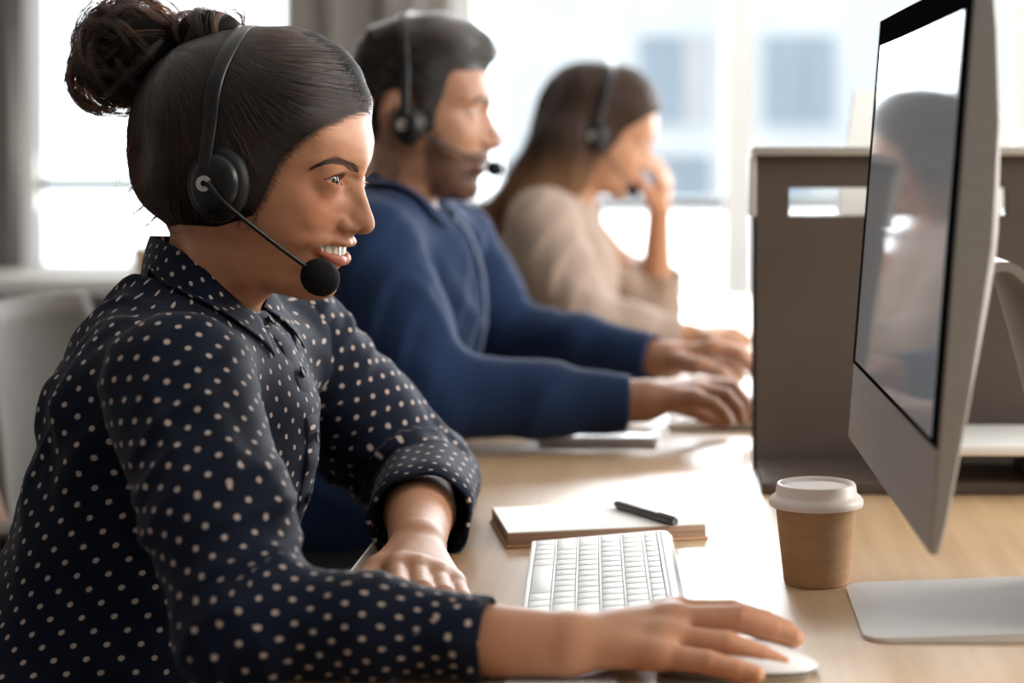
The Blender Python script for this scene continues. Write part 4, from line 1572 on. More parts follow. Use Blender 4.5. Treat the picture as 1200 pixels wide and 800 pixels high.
# combed strands lying on the cap, from the hairline back to the bun
def combed(rel, hl, fr, target, n, n_pts, seedbox, bend, length, lift, side_p=0.75, seed=1, rad=(0.00010, 0.00022)):
    r = np.random.default_rng(seed)
    x0, x1, z0, z1 = seedbox
    p = np.c_[r.uniform(x0, x1, n * 60), r.uniform(z0, z1, n * 60)]
    w = rel.w(p[:, 0], p[:, 1])
    ok = (w > 0.004)
    p, w = p[ok], w[ok]
    p_ok = poly_sdf(hl, p[:, 0], p[:, 1]) < -0.0008
    p, w = p[p_ok], w[p_ok]
    g = np.hypot(rel.samp(rel.Qx, p[:, 0], p[:, 1]), rel.samp(rel.Qz, p[:, 0], p[:, 1])) / (2 * w)
    keep = r.uniform(size=len(p)) < np.minimum(1, 0.05 * np.sqrt(1 + g * g))
    p = p[keep]
    sil = -rel.samp(rel.sd, p[:, 0], p[:, 1])
    d = target - p
    D = np.hypot(d[:, 0], d[:, 1])
    L = np.minimum(D, length * r.uniform(0.6, 1.2, len(p)))
    nrm = np.c_[-d[:, 1], d[:, 0]] / D[:, None]
    t = np.linspace(0, 1, n_pts)[None] * (L / D)[:, None]
    b = bend * r.uniform(0.75, 1.2, len(p)) * np.minimum(1, sil / 0.05) * np.where(d[:, 0] < 0, 1, 0.4)
    jit = 0.0006 * np.sin(t * r.uniform(6, 20, (len(p), 1)) + r.uniform(0, 6, (len(p), 1)))
    off = -(b * D)[:, None] * np.sin(np.pi * t) + jit - jit[:, :1]
    q = p[:, None] + t[..., None] * d[:, None] + nrm[:, None] * off[..., None]
    w = rel.w(q[..., 0], q[..., 1])
    good = (w.min(1) > 0.0015) & (L > 0.008)
    q, w = q[good][:n], w[good][:n]
    s = np.where(r.uniform(size=len(q)) < side_p, -1, 1)[:, None]
    lf = lift * r.uniform(0.1, 1.0, (len(q), 1)) * np.sin(np.pi * np.linspace(0.04, 0.96, n_pts))[None] ** 0.5
    P = fr.world(q[..., 0], s * (w + lf), q[..., 1])
    return list(P), [np.linspace(*rad, n_pts) * k for k in r.uniform(0.7, 1.5, len(P))]


b0, b1 = WF.P(440, 270), WF.P(140, 20)
cs, rs = combed(w_hrel, w_hl, WF, np.array([BUN[0], BUN[2]]), 12000, 12, (b1[0], b0[0], b0[1], b1[1]), 0.20, 0.085, 0.0022, rad=(0.00012, 0.00026))
strands('combed_strands', cs, rs, mat_hair_w, hair)

# the messy bun: a core, a tight loop in front of it, and curls round both
core = [Ell(WF.world(*WF.p3(156, 62, 0)), (0.034, 0.033, 0.035), 0.02), Ell(WF.world(*WF.p3(128, 82, 0)), (0.017, 0.022, 0.020), 0.02),
        Ell(WF.world(*WF.p3(188, 52, 0)), (0.024, 0.028, 0.026), 0.02), Ell(WF.world(*WF.p3(246, 40, 0)), (0.029, 0.026, 0.0205), 0.006)]
bun = sdf_obj('bun', core, 0.002, mat_hair_cap, hair, 1)
r_ = np.random.default_rng(5)
cs, rs = [], []


def curl(c, rad, axis, a0, a1, n, wob):
    axis = axis / np.linalg.norm(axis)
    u = np.cross(axis, [0.2, 0.3, 0.93]); u /= np.linalg.norm(u)
    v = np.cross(axis, u)
    t = np.linspace(a0, a1, n)
    q = np.outer(np.cos(t), u) + np.outer(np.sin(t), v)
    q = q * (1 + wob * np.sin(t * r_.uniform(1.5, 5) + r_.uniform(0, 6)))[:, None] + axis * wob * 0.6 * np.sin(t * r_.uniform(1, 3) + r_.uniform(0, 6))[:, None]
    return c + q * rad


def lock(c, rad, axis, a0, a1, n, wob, m, spread, r0):
    """a lock of m hairs that share a curl"""
    base = curl(c, rad, axis, a0, a1, n, wob)
    tap = np.sin(np.pi * np.linspace(0.12, 0.93, n)) ** 0.6
    for _ in range(m):
        o = r_.normal(size=3) * spread
        ph, f = r_.uniform(0, 6), r_.uniform(2, 6)
        cs.append(base + o * tap[:, None] + 0.0007 * np.sin(np.linspace(0, f, n) + ph)[:, None] * r_.normal(size=3))
        rs.append(np.linspace(1.1, 0.5, n) * r0 * r_.uniform(0.7, 1.3))


for i in range(150):
    a = r_.normal(size=3) * (0.35, 1.0, 0.35)
    k = r_.uniform(0.86, 1.06)
    c = WF.world(*WF.p3(r_.normal(152, 6), r_.normal(62, 6), r_.normal(0, 0.006)))
    a0 = r_.uniform(0, 6.28)
    o = r_.uniform(-0.92, 0.92)
    c = c + a / np.linalg.norm(a) * o * 0.038
    k *= math.sqrt(1 - o * o) * 0.97 + 0.03
    lock(c, np.array([0.041, 0.036, 0.044]) * k, a, a0, a0 + r_.uniform(1.0, 3.0), 18, r_.uniform(0.01, 0.08), 22, 0.0022, 0.00019)
for i in range(48):
    a = np.array([r_.normal() * 0.3, 1.0, r_.normal() * 0.3])
    c = WF.world(*WF.p3(r_.normal(122, 3), r_.normal(90, 3), r_.normal(0, 0.012)))
    a0 = r_.uniform(1.0, 4.8)
    o = r_.uniform(-0.9, 0.9)
    c = c + a / np.linalg.norm(a) * o * 0.018
    lock(c, np.array([0.0265, 0.024, 0.0290]) * r_.uniform(0.88, 1.08), a, a0, a0 + r_.uniform(1.2, 2.8), 16, r_.uniform(0.02, 0.08), 18, 0.0013, 0.00018)
for i in range(60):
    a = np.array([1.0, r_.normal() * 0.25, r_.normal() * 0.25 + 0.2])
    c = WF.world(*WF.p3(r_.normal(246, 13), r_.normal(41, 1.5), 0))
    a0 = r_.uniform(0, 6.28)
    lock(c, np.array([0.029, 0.0265, 0.0212]) * r_.uniform(0.98, 1.03), a, a0, a0 + r_.uniform(1.5, 3.0), 14, 0.01, 18, 0.0013, 0.00017)
strands('bun_curls', cs, rs, mat_hair_w, bun)

# fly-away hairs: off the bun, the crown and the nape
cs, rs = [], []


def wisp(pts, n, jit, w=(0.0, 0.02), rad=0.00011):
    for _ in range(n):
        ww = r_.normal(0, w[1])
        P = [WF.p3(px + r_.normal(0, jit * (0.25 + i / len(pts))), py + r_.normal(0, jit * (0.25 + i / len(pts))), w[0] + ww) for i, (px, py) in enumerate(pts)]
        q = spline(P, 16)
        cs.append(WF.world(q[:, 0], q[:, 1], q[:, 2]))
        rs.append(np.linspace(1.2, 0.5, 16) * rad * r_.uniform(0.7, 1.3))


wisp([(165, 20), (140, 8), (115, 24), (95, 50), (86, 72)], 16, 5)
wisp([(150, 12), (122, 16), (103, 38), (92, 66), (84, 95)], 14, 5)
wisp([(105, 62), (88, 78), (82, 100), (90, 120), (104, 130)], 22, 3)
wisp([(92, 95), (94, 118), (108, 133), (124, 134), (138, 126), (147, 116)], 30, 3)
wisp([(100, 105), (112, 124), (128, 128), (142, 118)], 20, 3)
wisp([(175, 10), (192, 8), (204, 18), (212, 30)], 26, 4)
wisp([(205, 30), (218, 22), (235, 10), (256, 3)], 8, 4)
wisp([(200, 34), (206, 22), (208, 8), (210, -4)], 7, 4)
wisp([(160, 120), (150, 132), (142, 148), (138, 160)], 10, 4)
wisp([(152, 170), (143, 190), (136, 205), (134, 216)], 9, 5, (0.01, 0.02))
wisp([(160, 215), (148, 226), (135, 232), (124, 233)], 16, 6, (0.01, 0.02))
wisp([(172, 236), (160, 250), (146, 256), (136, 254)], 24, 6, (0.01, 0.02))
wisp([(185, 250), (176, 260), (164, 266), (156, 268)], 22, 5, (0.015, 0.02))
wisp([(195, 256), (198, 266), (206, 273), (216, 274)], 16, 4, (0.03, 0.012))
wisp([(428, 116), (434, 112), (437, 117), (437, 124)], 8, 2, (0.0, 0.012), 0.00008)
wisp([(298, 240), (300, 252), (296, 264), (290, 270)], 14, 3, (0.063, 0.001), 0.00009)
wisp([(286, 236), (284, 250), (280, 262), (276, 270)], 12, 3, (0.064, 0.001), 0.00009)
strands('loose_hairs', cs, rs, mat_hair_w, hair)

# short baby hairs along the hairline
cs, rs = [], []
hlx = spline([near_surf(w_rel, WF, *p) for p in ((300, 246), (308, 232), (316, 215), (324, 198), (338, 179), (356, 162), (380, 147), (404, 134), (420, 127), (429, 123))], 400)
for i in range(4200):
    j = r_.integers(0, 399)
    p = hlx[j] + np.array([r_.normal(0, 0.0030), 0, r_.normal(0, 0.0030)])
    d = np.array([BUN[0], 0, BUN[2]]) - p
    d[1] = 0
    d = d / np.linalg.norm(d)
    q = p + np.outer(np.linspace(0, r_.uniform(0.010, 0.022), 7), d + np.array([0, 0, r_.normal(0, 0.18)]))
    y = -np.maximum(w_rel.w(q[:, 0], q[:, 2]), w_hrel.w(q[:, 0], q[:, 2])) - np.linspace(0.0001, 0.0012, 7)
    cs.append(WF.world(q[:, 0], y if i % 3 else -y, q[:, 2]))
    rs.append(np.linspace(0.00005, 0.00016, 7))
strands('hairline_hairs', cs, rs, mat_hair_w, hair)

# brows
cs, rs = [], []
BROW = [(422, 200), (412, 196), (403, 192), (395, 189.5), (385, 190), (376, 192.6), (367, 196.2)]
bc = spline([(a, b, 0) for a, b in BROW], 100)
for side in (-1, 1):
    for i in range(620):
        t = r_.uniform(0, 1)
        j = int(t * 99)
        th = np.interp(t, [0, 0.08, 0.35, 0.6, 1], [3.2, 4.6, 4.0, 2.6, 0.8])
        px, py = bc[j, 0], bc[j, 1] + r_.uniform(-th, th)
        dirp = bc[min(j + 3, 99), :2] - bc[max(j - 3, 0), :2]
        dirp /= np.linalg.norm(dirp)
        dirp = dirp + np.array([0, -0.5 * (1 - t) + 0.1 * t + r_.normal(0, 0.15)])
        L = np.interp(t, [0, 0.5, 1], [5, 8, 6]) * r_.uniform(0.7, 1.2)
        a = near_surf(w_rel, WF, px, py, 0.0001)
        b = near_surf(w_rel, WF, px + dirp[0] * L * 0.5, py + dirp[1] * L * 0.5, 0.0006)
        c = near_surf(w_rel, WF, px + dirp[0] * L, py + dirp[1] * L, 0.0004)
        q = spline([a, b, c], 6)
        cs.append(WF.world(q[:, 0], q[:, 1] if side < 0 else -q[:, 1], q[:, 2]))
        rs.append(np.linspace(0.00011, 0.00005, 6))
strands('eyebrows', cs, rs, hair_material('brow_hair', 0.86, 0.7), woman)

# lashes
cs, rs = [], []
for e in (eyeR, eyeL):
    for i in range(95):
        t = r_.uniform(0.06, 0.98)
        up = i < 70
        az = -0.78 + 1.8 * t
        s = max(np.sin(np.pi * t ** 0.86), 0) ** 0.75
        el = (0.31 if up else -0.22) * s + 0.04 * az
        def dirv(az, el):
            return np.array([math.cos(el) * math.cos(az), math.cos(el) * math.sin(az) * e.side, math.sin(el)])
        base = e.c + dirv(az, el) * 0.0132
        L = (0.0042 + 0.0022 * t) * r_.uniform(0.8, 1.1) * (1 if up else 0.42)
        d0 = dirv(az + 0.25 * (t - 0.3), el + (0.05 if up else -0.4))
        tip = base + d0 * L + np.array([0, 0, (0.0016 if up else -0.0005)])
        q = spline([base, base + d0 * L * 0.55, tip], 6)
        cs.append(WF.world(q[:, 0], q[:, 1], q[:, 2]))
        rs.append(np.linspace(0.00012, 0.00004, 6))
strands('eyelashes', cs, rs, mat_hair_w, woman)
# ------------------------------------------------------------------ her navy shirt with polka dots
def dotted_material(name, base, dot, a=0.0158, r=0.0022, rough=0.75):
    m = mat(name, base, rough, spec=0.10, sheen=0.06)
    uv = nd(m, 'ShaderNodeUVMap', uv_map='cloth')
    mp = nd(m, 'ShaderNodeMapping')
    mp.inputs['Rotation'].default_value = (0, 0, math.radians(40))
    mp.inputs['Scale'].default_value = (1 / a, 1 / a, 1)
    lk(m, uv.outputs[0], mp.inputs[0])
    tc = nd(m, 'ShaderNodeTexCoord')
    fr = nd(m, 'ShaderNodeVectorMath', operation='FRACTION')
    lk(m, mp.outputs[0], fr.inputs[0])
    sb = nd(m, 'ShaderNodeVectorMath', operation='SUBTRACT')
    sb.inputs[1].default_value = (0.5, 0.5, 0)
    lk(m, fr.outputs[0], sb.inputs[0])
    ln = nd(m, 'ShaderNodeVectorMath', operation='LENGTH')
    lk(m, sb.outputs[0], ln.inputs[0])
    mr = nd(m, 'ShaderNodeMapRange', interpolation_type='SMOOTHSTEP')
    mr.inputs['From Min'].default_value = r / a * 1.12
    mr.inputs['From Max'].default_value = r / a * 0.88
    lk(m, ln.outputs['Value'], mr.inputs['Value'])
    mx = nd(m, 'ShaderNodeMix', data_type='RGBA')
    mx.inputs[6].default_value = (*base, 1)
    mx.inputs[7].default_value = (*dot, 1)
    lk(m, mr.outputs['Result'], mx.inputs['Factor'])
    lk(m, mx.outputs[2], bsdf(m).inputs['Base Color'])
    nz = nd(m, 'ShaderNodeTexNoise')
    nz.inputs['Scale'].default_value = 420
    lk(m, tc.outputs['Object'], nz.inputs[0])
    bp = nd(m, 'ShaderNodeBump')
    bp.inputs['Strength'].default_value = 0.15
    bp.inputs['Distance'].default_value = 0.0008
    lk(m, nz.outputs['Fac'], bp.inputs['Height'])
    lk(m, bp.outputs[0], bsdf(m).inputs['Normal'])
    return m


mat_dots = dotted_material('navy_polka_dot_cloth', (0.0055, 0.0085, 0.020), (0.44, 0.355, 0.315))


def unwrap_corners(ang, per, faces, R, v):
    """per corner uv from a per-vertex angle, without a smear across the seam"""
    a = ang[faces]
    a = a[:, :1] + (np.mod(a - a[:, :1] + math.pi, 2 * math.pi) - math.pi)
    return np.stack([a * R, v[faces]], -1).reshape(-1, 2)


def axis_uv(path, R, ref=(0.2, 0.1, 1.0)):
    path = [np.asarray(p, float) for p in path]
    L = np.r_[0, np.cumsum([np.linalg.norm(b - a) for a, b in zip(path[:-1], path[1:])])]
    dirs = [(b - a) / np.linalg.norm(b - a) for a, b in zip(path[:-1], path[1:])]
    us = []
    u = np.asarray(ref, float)
    for d in dirs:
        u = u - d * (u @ d)
        u /= np.linalg.norm(u)
        us.append(u.copy())

    def fn(P, faces):
        best = np.full(len(P), 1e9)
        ang = np.zeros(len(P))
        v = np.zeros(len(P))
        for i, d in enumerate(dirs):
            rel = P - path[i]
            s = rel @ d
            n = np.linalg.norm(path[i + 1] - path[i])
            lo, hi = (-9 if i == 0 else 0), (9 if i == len(dirs) - 1 else n)
            sc = np.clip(s, lo, hi)
            q = rel - sc[:, None] * d
            dist = np.linalg.norm(q, axis=1)
            w = np.cross(d, us[i])
            m = dist < best
            best[m] = dist[m]
            ang[m] = np.arctan2(q[m] @ w, q[m] @ us[i])
            v[m] = L[i] + sc[m]
        return unwrap_corners(ang, None, faces, R, v)
    return fn


def torso_uv(P, faces):
    x, y, z = WT.local(P[:, 0], P[:, 1], P[:, 2])
    zz = np.array([WT.P(px, py)[1] for px, py in ((290, 860), (313, 700), (366, 520), (318, 383))])
    xc = np.interp(z, [WT.P(100, 860)[1], WT.P(150, 700)[1], WT.P(215, 520)[1], WT.P(225, 360)[1]],
                   [WT.P(100, 860)[0], WT.P(150, 700)[0], WT.P(215, 520)[0], WT.P(225, 360)[0]])
    return unwrap_corners(np.arctan2(y, x - xc), None, faces, 0.135, z - 0.35 * np.maximum(0, np.abs(y) - 0.09))


def torso_disp(P, n):
    x, y, z = WT.local(P[:, 0], P[:, 1], P[:, 2])
    front = np.clip((n[:, 0] + 0.1) / 0.6, 0, 1)
    Q = np.c_[x, y, z]
    f = waves(Q, [((0.2, 1.0, 0.15), 0.034, 1.0), ((0.1, 1.0, -0.35), 0.052, 0.8)], 3, 0.0026) * front
    b = waves(Q, [((0.9, 0.2, 0.9), 0.075, 1.0), ((0.3, 0.6, 1.0), 0.055, 0.6)], 4, 0.0022)
    return f + b


shirt_prims = [tw_rel.prim(), Cone(SH_R + [0.0, 0.03, 0.0], (SH_R + SH_L) / 2 + [-0.03, -0.06, -0.002], 0.050, 0.045, 0.03), Cone(SH_L + [0, -0.03, 0], (SH_R + SH_L) / 2 + [-0.03, 0.06, -0.002], 0.050, 0.045, 0.03),
                          Cone(WF.world(*WF.p3(262, 400, 0)), WF.world(*WF.p3(225, 250, 0)), 0.040, 0.075, 0.006, 's')]
shirt = sdf_obj('shirt', shirt_prims,
                0.0035, mat_dots, woman, 1, None, torso_disp, torso_uv)


def sleeve(name, path, rad, open_to, hole, seed, folds, floor=None, ref=(0.2, 0.1, 1)):
    cones = [Cone(a, b, ra, rb, 0.02) for a, b, ra, rb in zip(path[:-1], path[1:], rad[:-1], rad[1:])]
    end = np.asarray(path[-1])
    d = end - np.asarray(path[-2])
    d /= np.linalg.norm(d)
    cut = Fn(lambda X, Y, Z: -((X - end[0]) * d[0] + (Y - end[1]) * d[1] + (Z - end[2]) * d[2]), end - 0.09, end + 0.09, 0.001, 's')
    cones += [cut, Cone(end - d * 0.05, end + d * 0.05, hole * 0.92, hole, 0.001, 's')]
    el = np.asarray(path[1]) if len(path) > 2 else None

    def disp(P, n):
        axis = d
        q = waves(P, folds, seed, 1.0)
        near_end = np.clip(np.linalg.norm(P - end, axis=1) / 0.05, 0.12, 1)
        e = 0.55 + 0.9 * np.exp(-(np.linalg.norm(P - el, axis=1) / 0.07) ** 2) if el is not None else 1.0
        out = q * near_end * e
        return out
    o = sdf_obj(name, cones, 0.003, mat_dots, shirt, 1, None, disp, axis_uv(list(spline(path, 30)), 0.053, ref))
    if floor is not None:
        me = o.data
        co = np.empty(len(me.vertices) * 3)
        me.vertices.foreach_get('co', co)
        co = co.reshape(-1, 3)
        m = (co[:, 0] > floor[0] - 0.01) & (co[:, 2] < floor[1])
        co[m, 2] = floor[1]
        me.vertices.foreach_set('co', co.ravel())
        me.update()
    return o


path_r = [SH_R, SH_R * 0.45 + EL_R * 0.55 + np.array([0.004, -0.006, 0.0]), EL_R, MID_R, CU_R]
sleeve('sleeve', path_r, [0.0585, 0.0505, 0.0475, 0.0335, 0.0275], CU_R, 0.0240, 11,
       [((0.5, -0.2, -0.8), 0.030, 0.0016), ((0.9, 0.1, 0.25), 0.036, 0.0014), ((0.2, 0.9, 0.3), 0.05, 0.0008)], floor=(-0.287, 0.7412))
path_l = [SH_L, (SH_L + EL_L) / 2 + np.array([0.0, 0.01, -0.006]), EL_L, CU_L + np.array([0, 0.062, 0.003])]
sleeve('sleeve', path_l, [0.060, 0.056, 0.054, 0.044], CU_L, 0.036, 12,
       [((0.6, 0.4, -0.7), 0.034, 0.0022), ((0.3, -0.9, 0.2), 0.045, 0.0018)], floor=(-0.287, 0.7412))

# turned-back cuffs
def cuff(c0, c1, r0, r1, th, tilt, ref, floor=None):
    mb = MB()
    c0, c1 = Vector(c0), Vector(c1)
    ax = (c1 - c0).normalized()
    a = ax.cross(Vector(ref)).normalized()
    b = a.cross(ax)
    rings = []
    prof = [(0, r0), (0.25, r0 * 0.75 + r1 * 0.25), (0.6, r0 * 0.35 + r1 * 0.65), (1.0, r1), (1.02, r1 - th * 0.5), (1.0, r1 - th), (0.6, r0 * 0.35 + r1 * 0.65 - th), (0.15, r0 - th)]
    n = 56
    uvs = []
    for t, r in prof:
        ring = []
        for i in range(n):
            an = 2 * math.pi * i / n
            wv = 1 + 0.035 * math.sin(3 * an + 0.5) + 0.02 * math.sin(7 * an + 1.2)
            off = tilt * math.cos(an + 0.9) * t
            p = c0 + ax * ((c1 - c0).length * t + off) + (a * math.cos(an) + b * math.sin(an)) * r * wv
            if floor is not None and p.z < floor: p.z = floor
            ring.append(mb.bm.verts.new(p))
        rings.append(ring)
    ul = mb.bm.loops.layers.uv.new('cloth')
    for k, (A, B) in enumerate(zip(rings[:-1], rings[1:])):
        for i in range(n):
            f = mb.bm.faces.new((A[i], A[(i + 1) % n], B[(i + 1) % n], B[i]))
            for l, (ii, kk) in zip(f.loops, ((i, k), (i + 1, k), (i + 1, k + 1), (i, k + 1))):
                l[ul].uv = (ii / n * 2 * math.pi * r1, prof[kk][0] * (c1 - c0).length + 0.012)
    return world_child(mb.build('cuff', mat_dots, auto=80), shirt)


cuff(CU_L + np.array([-0.003, 0.075, 0.006]), CU_L + np.array([0.004, -0.024, -0.004]), 0.047, 0.0455, 0.004, 0.006, (0, 0, 1), 0.7415)
_d = (CU_R - MID_R) / np.linalg.norm(CU_R - MID_R)
cuff(CU_R - _d * 0.050, CU_R + _d * 0.003, 0.0295, 0.0285, 0.0022, 0.001, (0, 0, 1), 0.7413)

# collar: a fold line round the neck and an outer edge that ends in two points
FOLDL = [(176, 277, 0.0), (187, 281, 0.022), (203, 289, 0.037), (228, 306, 0.050), (252, 328, 0.050), (276, 350, 0.036), (295, 366, 0.013)]
EDGE = [(165, 326, 0.0), (170, 330, 0.032), (187, 340, 0.060), (214, 354, 0.073), (244, 376, 0.073), (274, 401, 0.062), (298, 426, 0.040)]
fo = spline([WF.p3(*p) for p in FOLDL], 36)
ed = spline([WF.p3(*p) for p in EDGE], 36)
def shirt_dist(q):
    e = 0.001
    P = np.array([q, q + [e, 0, 0], q + [0, e, 0], q + [0, 0, e]])
    f = combine(shirt_prims[:3], P[:, 0], P[:, 1], P[:, 2])
    g_ = (f[1:] - f[0]) / e
    return float(f[0]), g_ / (np.linalg.norm(g_) + 1e-9)


mb = MB()
ul = mb.bm.loops.layers.uv.new('cloth')
U = np.r_[0, np.cumsum(np.linalg.norm(np.diff(ed, axis=0), axis=1))]
rows = 9
for s in (1, -1):
    g = []
    for i in range(36):
        col = []
        inw = np.array([fo[i, 0], fo[i, 1], fo[i, 2]])
        for j in range(rows + 2):
            t = max(j - 1, 0) / rows
            p = fo[i] * (1 - t) + ed[i] * t
            bul = math.sin(math.pi * t) * 0.0035 * (1 - 0.5 * i / 36)
            p = p + np.array([-0.3 if i < 14 else 0.25, -0.8 * min(1, i / 8), 0.35]) * bul
            if j == 0:          # the inside of the stand
                p = fo[i] + np.array([0.004 * (1 if i < 12 else 0), 0.004 * min(1, i / 8), -0.03])
            q = WF.world(p[0], p[1] * s, p[2])
            if j > 1 and i > 7:           # lies on the shirt
                for _ in range(4):
                    dd, gr = shirt_dist(q)
                    want = 0.0042 * min(1, (j - 1) / 3) * min(1, (i - 7) / 8)
                    if dd < want: q = q + gr * (want - dd)
            col.append(mb.bm.verts.new(q))
        g.append(col)
    for i in range(35):
        for j in range(rows + 1):
            f = mb.bm.faces.new((g[i][j], g[i + 1][j], g[i + 1][j + 1], g[i][j + 1]))
            for l, (a, b) in zip(f.loops, ((i, j), (i + 1, j), (i + 1, j + 1), (i, j + 1))):
                l[ul].uv = (U[a] * s + 0.003, -(b - 1) / rows * 0.045)
bmesh.ops.remove_doubles(mb.bm, verts=mb.bm.verts, dist=0.0004)
collar = mb.build('collar', mat_dots, auto=60)
so = collar.modifiers.new('thickness', 'SOLIDIFY')
so.thickness = 0.0016
so.offset = 0
world_child(collar, shirt)

# button placket down the front with its buttons
mb = MB()
ul = mb.bm.loops.layers.uv.new('cloth')
fl = [WT.P(px, py) for px, py in ((303, 366), (319, 384), (336, 408), (350, 438), (361, 472), (366, 505), (366, 535), (361, 565), (351, 600), (340, 635), (326, 668), (313, 700))]
fl = spline([(x, 0, z) for x, z in fl], 60)
prev = None
v = 0
for i in range(60):
    t = fl[min(i + 1, 59)] - fl[max(i - 1, 0)]
    nrm = np.array([-t[2], 0, t[0]]); nrm /= np.linalg.norm(nrm)
    if nrm[0] < 0: nrm = -nrm
    row = []
    for w in (-0.0165, -0.0155, -0.012, 0.0, 0.012, 0.0155, 0.0165):
        out = 0.0022 - w * w / 0.12 if abs(w) < 0.016 else -0.003
        p = fl[i] + nrm * (out + 0.0012 * math.sin(i * 0.8))
        row.append(mb.bm.verts.new(WT.world(p[0], w, p[2])))
    if prev:
        for k in range(6):
            f = mb.bm.faces.new((prev[k], prev[k + 1], row[k + 1], row[k]))
            for l, (a, b) in zip(f.loops, ((k, i - 1), (k + 1, i - 1), (k + 1, i), (k, i))):
                l[ul].uv = (a * 0.0045, b * 0.0048)
    prev = row
world_child(mb.build('placket', mat_dots, auto=60), shirt)
mat_button = mat('dark_button', (0.012, 0.013, 0.018), 0.6, spec=0.2)
for i in (4, 16, 28, 40, 52):
    t = fl[i + 1] - fl[i - 1]
    nrm = np.array([-t[2], 0, t[0]]); nrm /= np.linalg.norm(nrm)
    if nrm[0] < 0: nrm = -nrm
    c = WT.world(*(fl[i] + nrm * 0.0034))
    nv = WT.world(*(fl[i] + nrm)) - WT.world(*fl[i])
    mb = MB()
    mb.lathe([(0, 0), (0.0045, 0), (0.0052, 0.0005), (0.0052, 0.0013), (0.0042, 0.0019), (0.0034, 0.0014), (0, 0.0014)], c, 20, Vector(nv).to_track_quat('Z', 'Y').to_matrix())
    world_child(mb.build('button', mat_button), shirt)
# ------------------------------------------------------------------ headsets
mat_hs = mat('black_headset_plastic', (0.007, 0.007, 0.008), 0.33, spec=0.35)
mat_foam = noise_tint(mat('black_foam', (0.010, 0.010, 0.011), 0.95, spec=0.15), (0.006, 0.006, 0.007), (0.016, 0.016, 0.017), 900, 2, bump=0.6, bump_dist=0.0008)
mat_pad = mat('black_leatherette', (0.006, 0.006, 0.007), 0.5, spec=0.3)
mat_disc = mat('silver_disc', (0.55, 0.50, 0.47), 0.35, metal=0.6)


def band_sweep(mb, fr, pts, wx, th, round_=True):
    """flat band through local points, width along local x"""
    k = len(pts)
    rings = []
    for i, p in enumerate(pts):
        t = pts[min(i + 1, k - 1)] - pts[max(i - 1, 0)]
        t /= np.linalg.norm(t)
        a = np.array([1.0, 0, 0]) - t * t[0]
        a /= np.linalg.norm(a)
        b = np.cross(t, a)
        w = wx[i] if hasattr(wx, '__len__') else wx
        ring = []
        for u, v in ((-1, -0.3), (-0.8, -1), (0.8, -1), (1, -0.3), (1, 0.3), (0.8, 1), (-0.8, 1), (-1, 0.3)):
            q = p + a * u * w / 2 + b * v * th / 2
            ring.append(mb.bm.verts.new(fr.world(*q)))
        rings.append(ring)
    for A, B in zip(rings[:-1], rings[1:]):
        for q in range(8):
            mb.bm.faces.new((A[q], A[(q + 1) % 8], B[(q + 1) % 8], B[q]))
    mb.bm.faces.new(rings[0][::-1])
    mb.bm.faces.new(rings[-1])


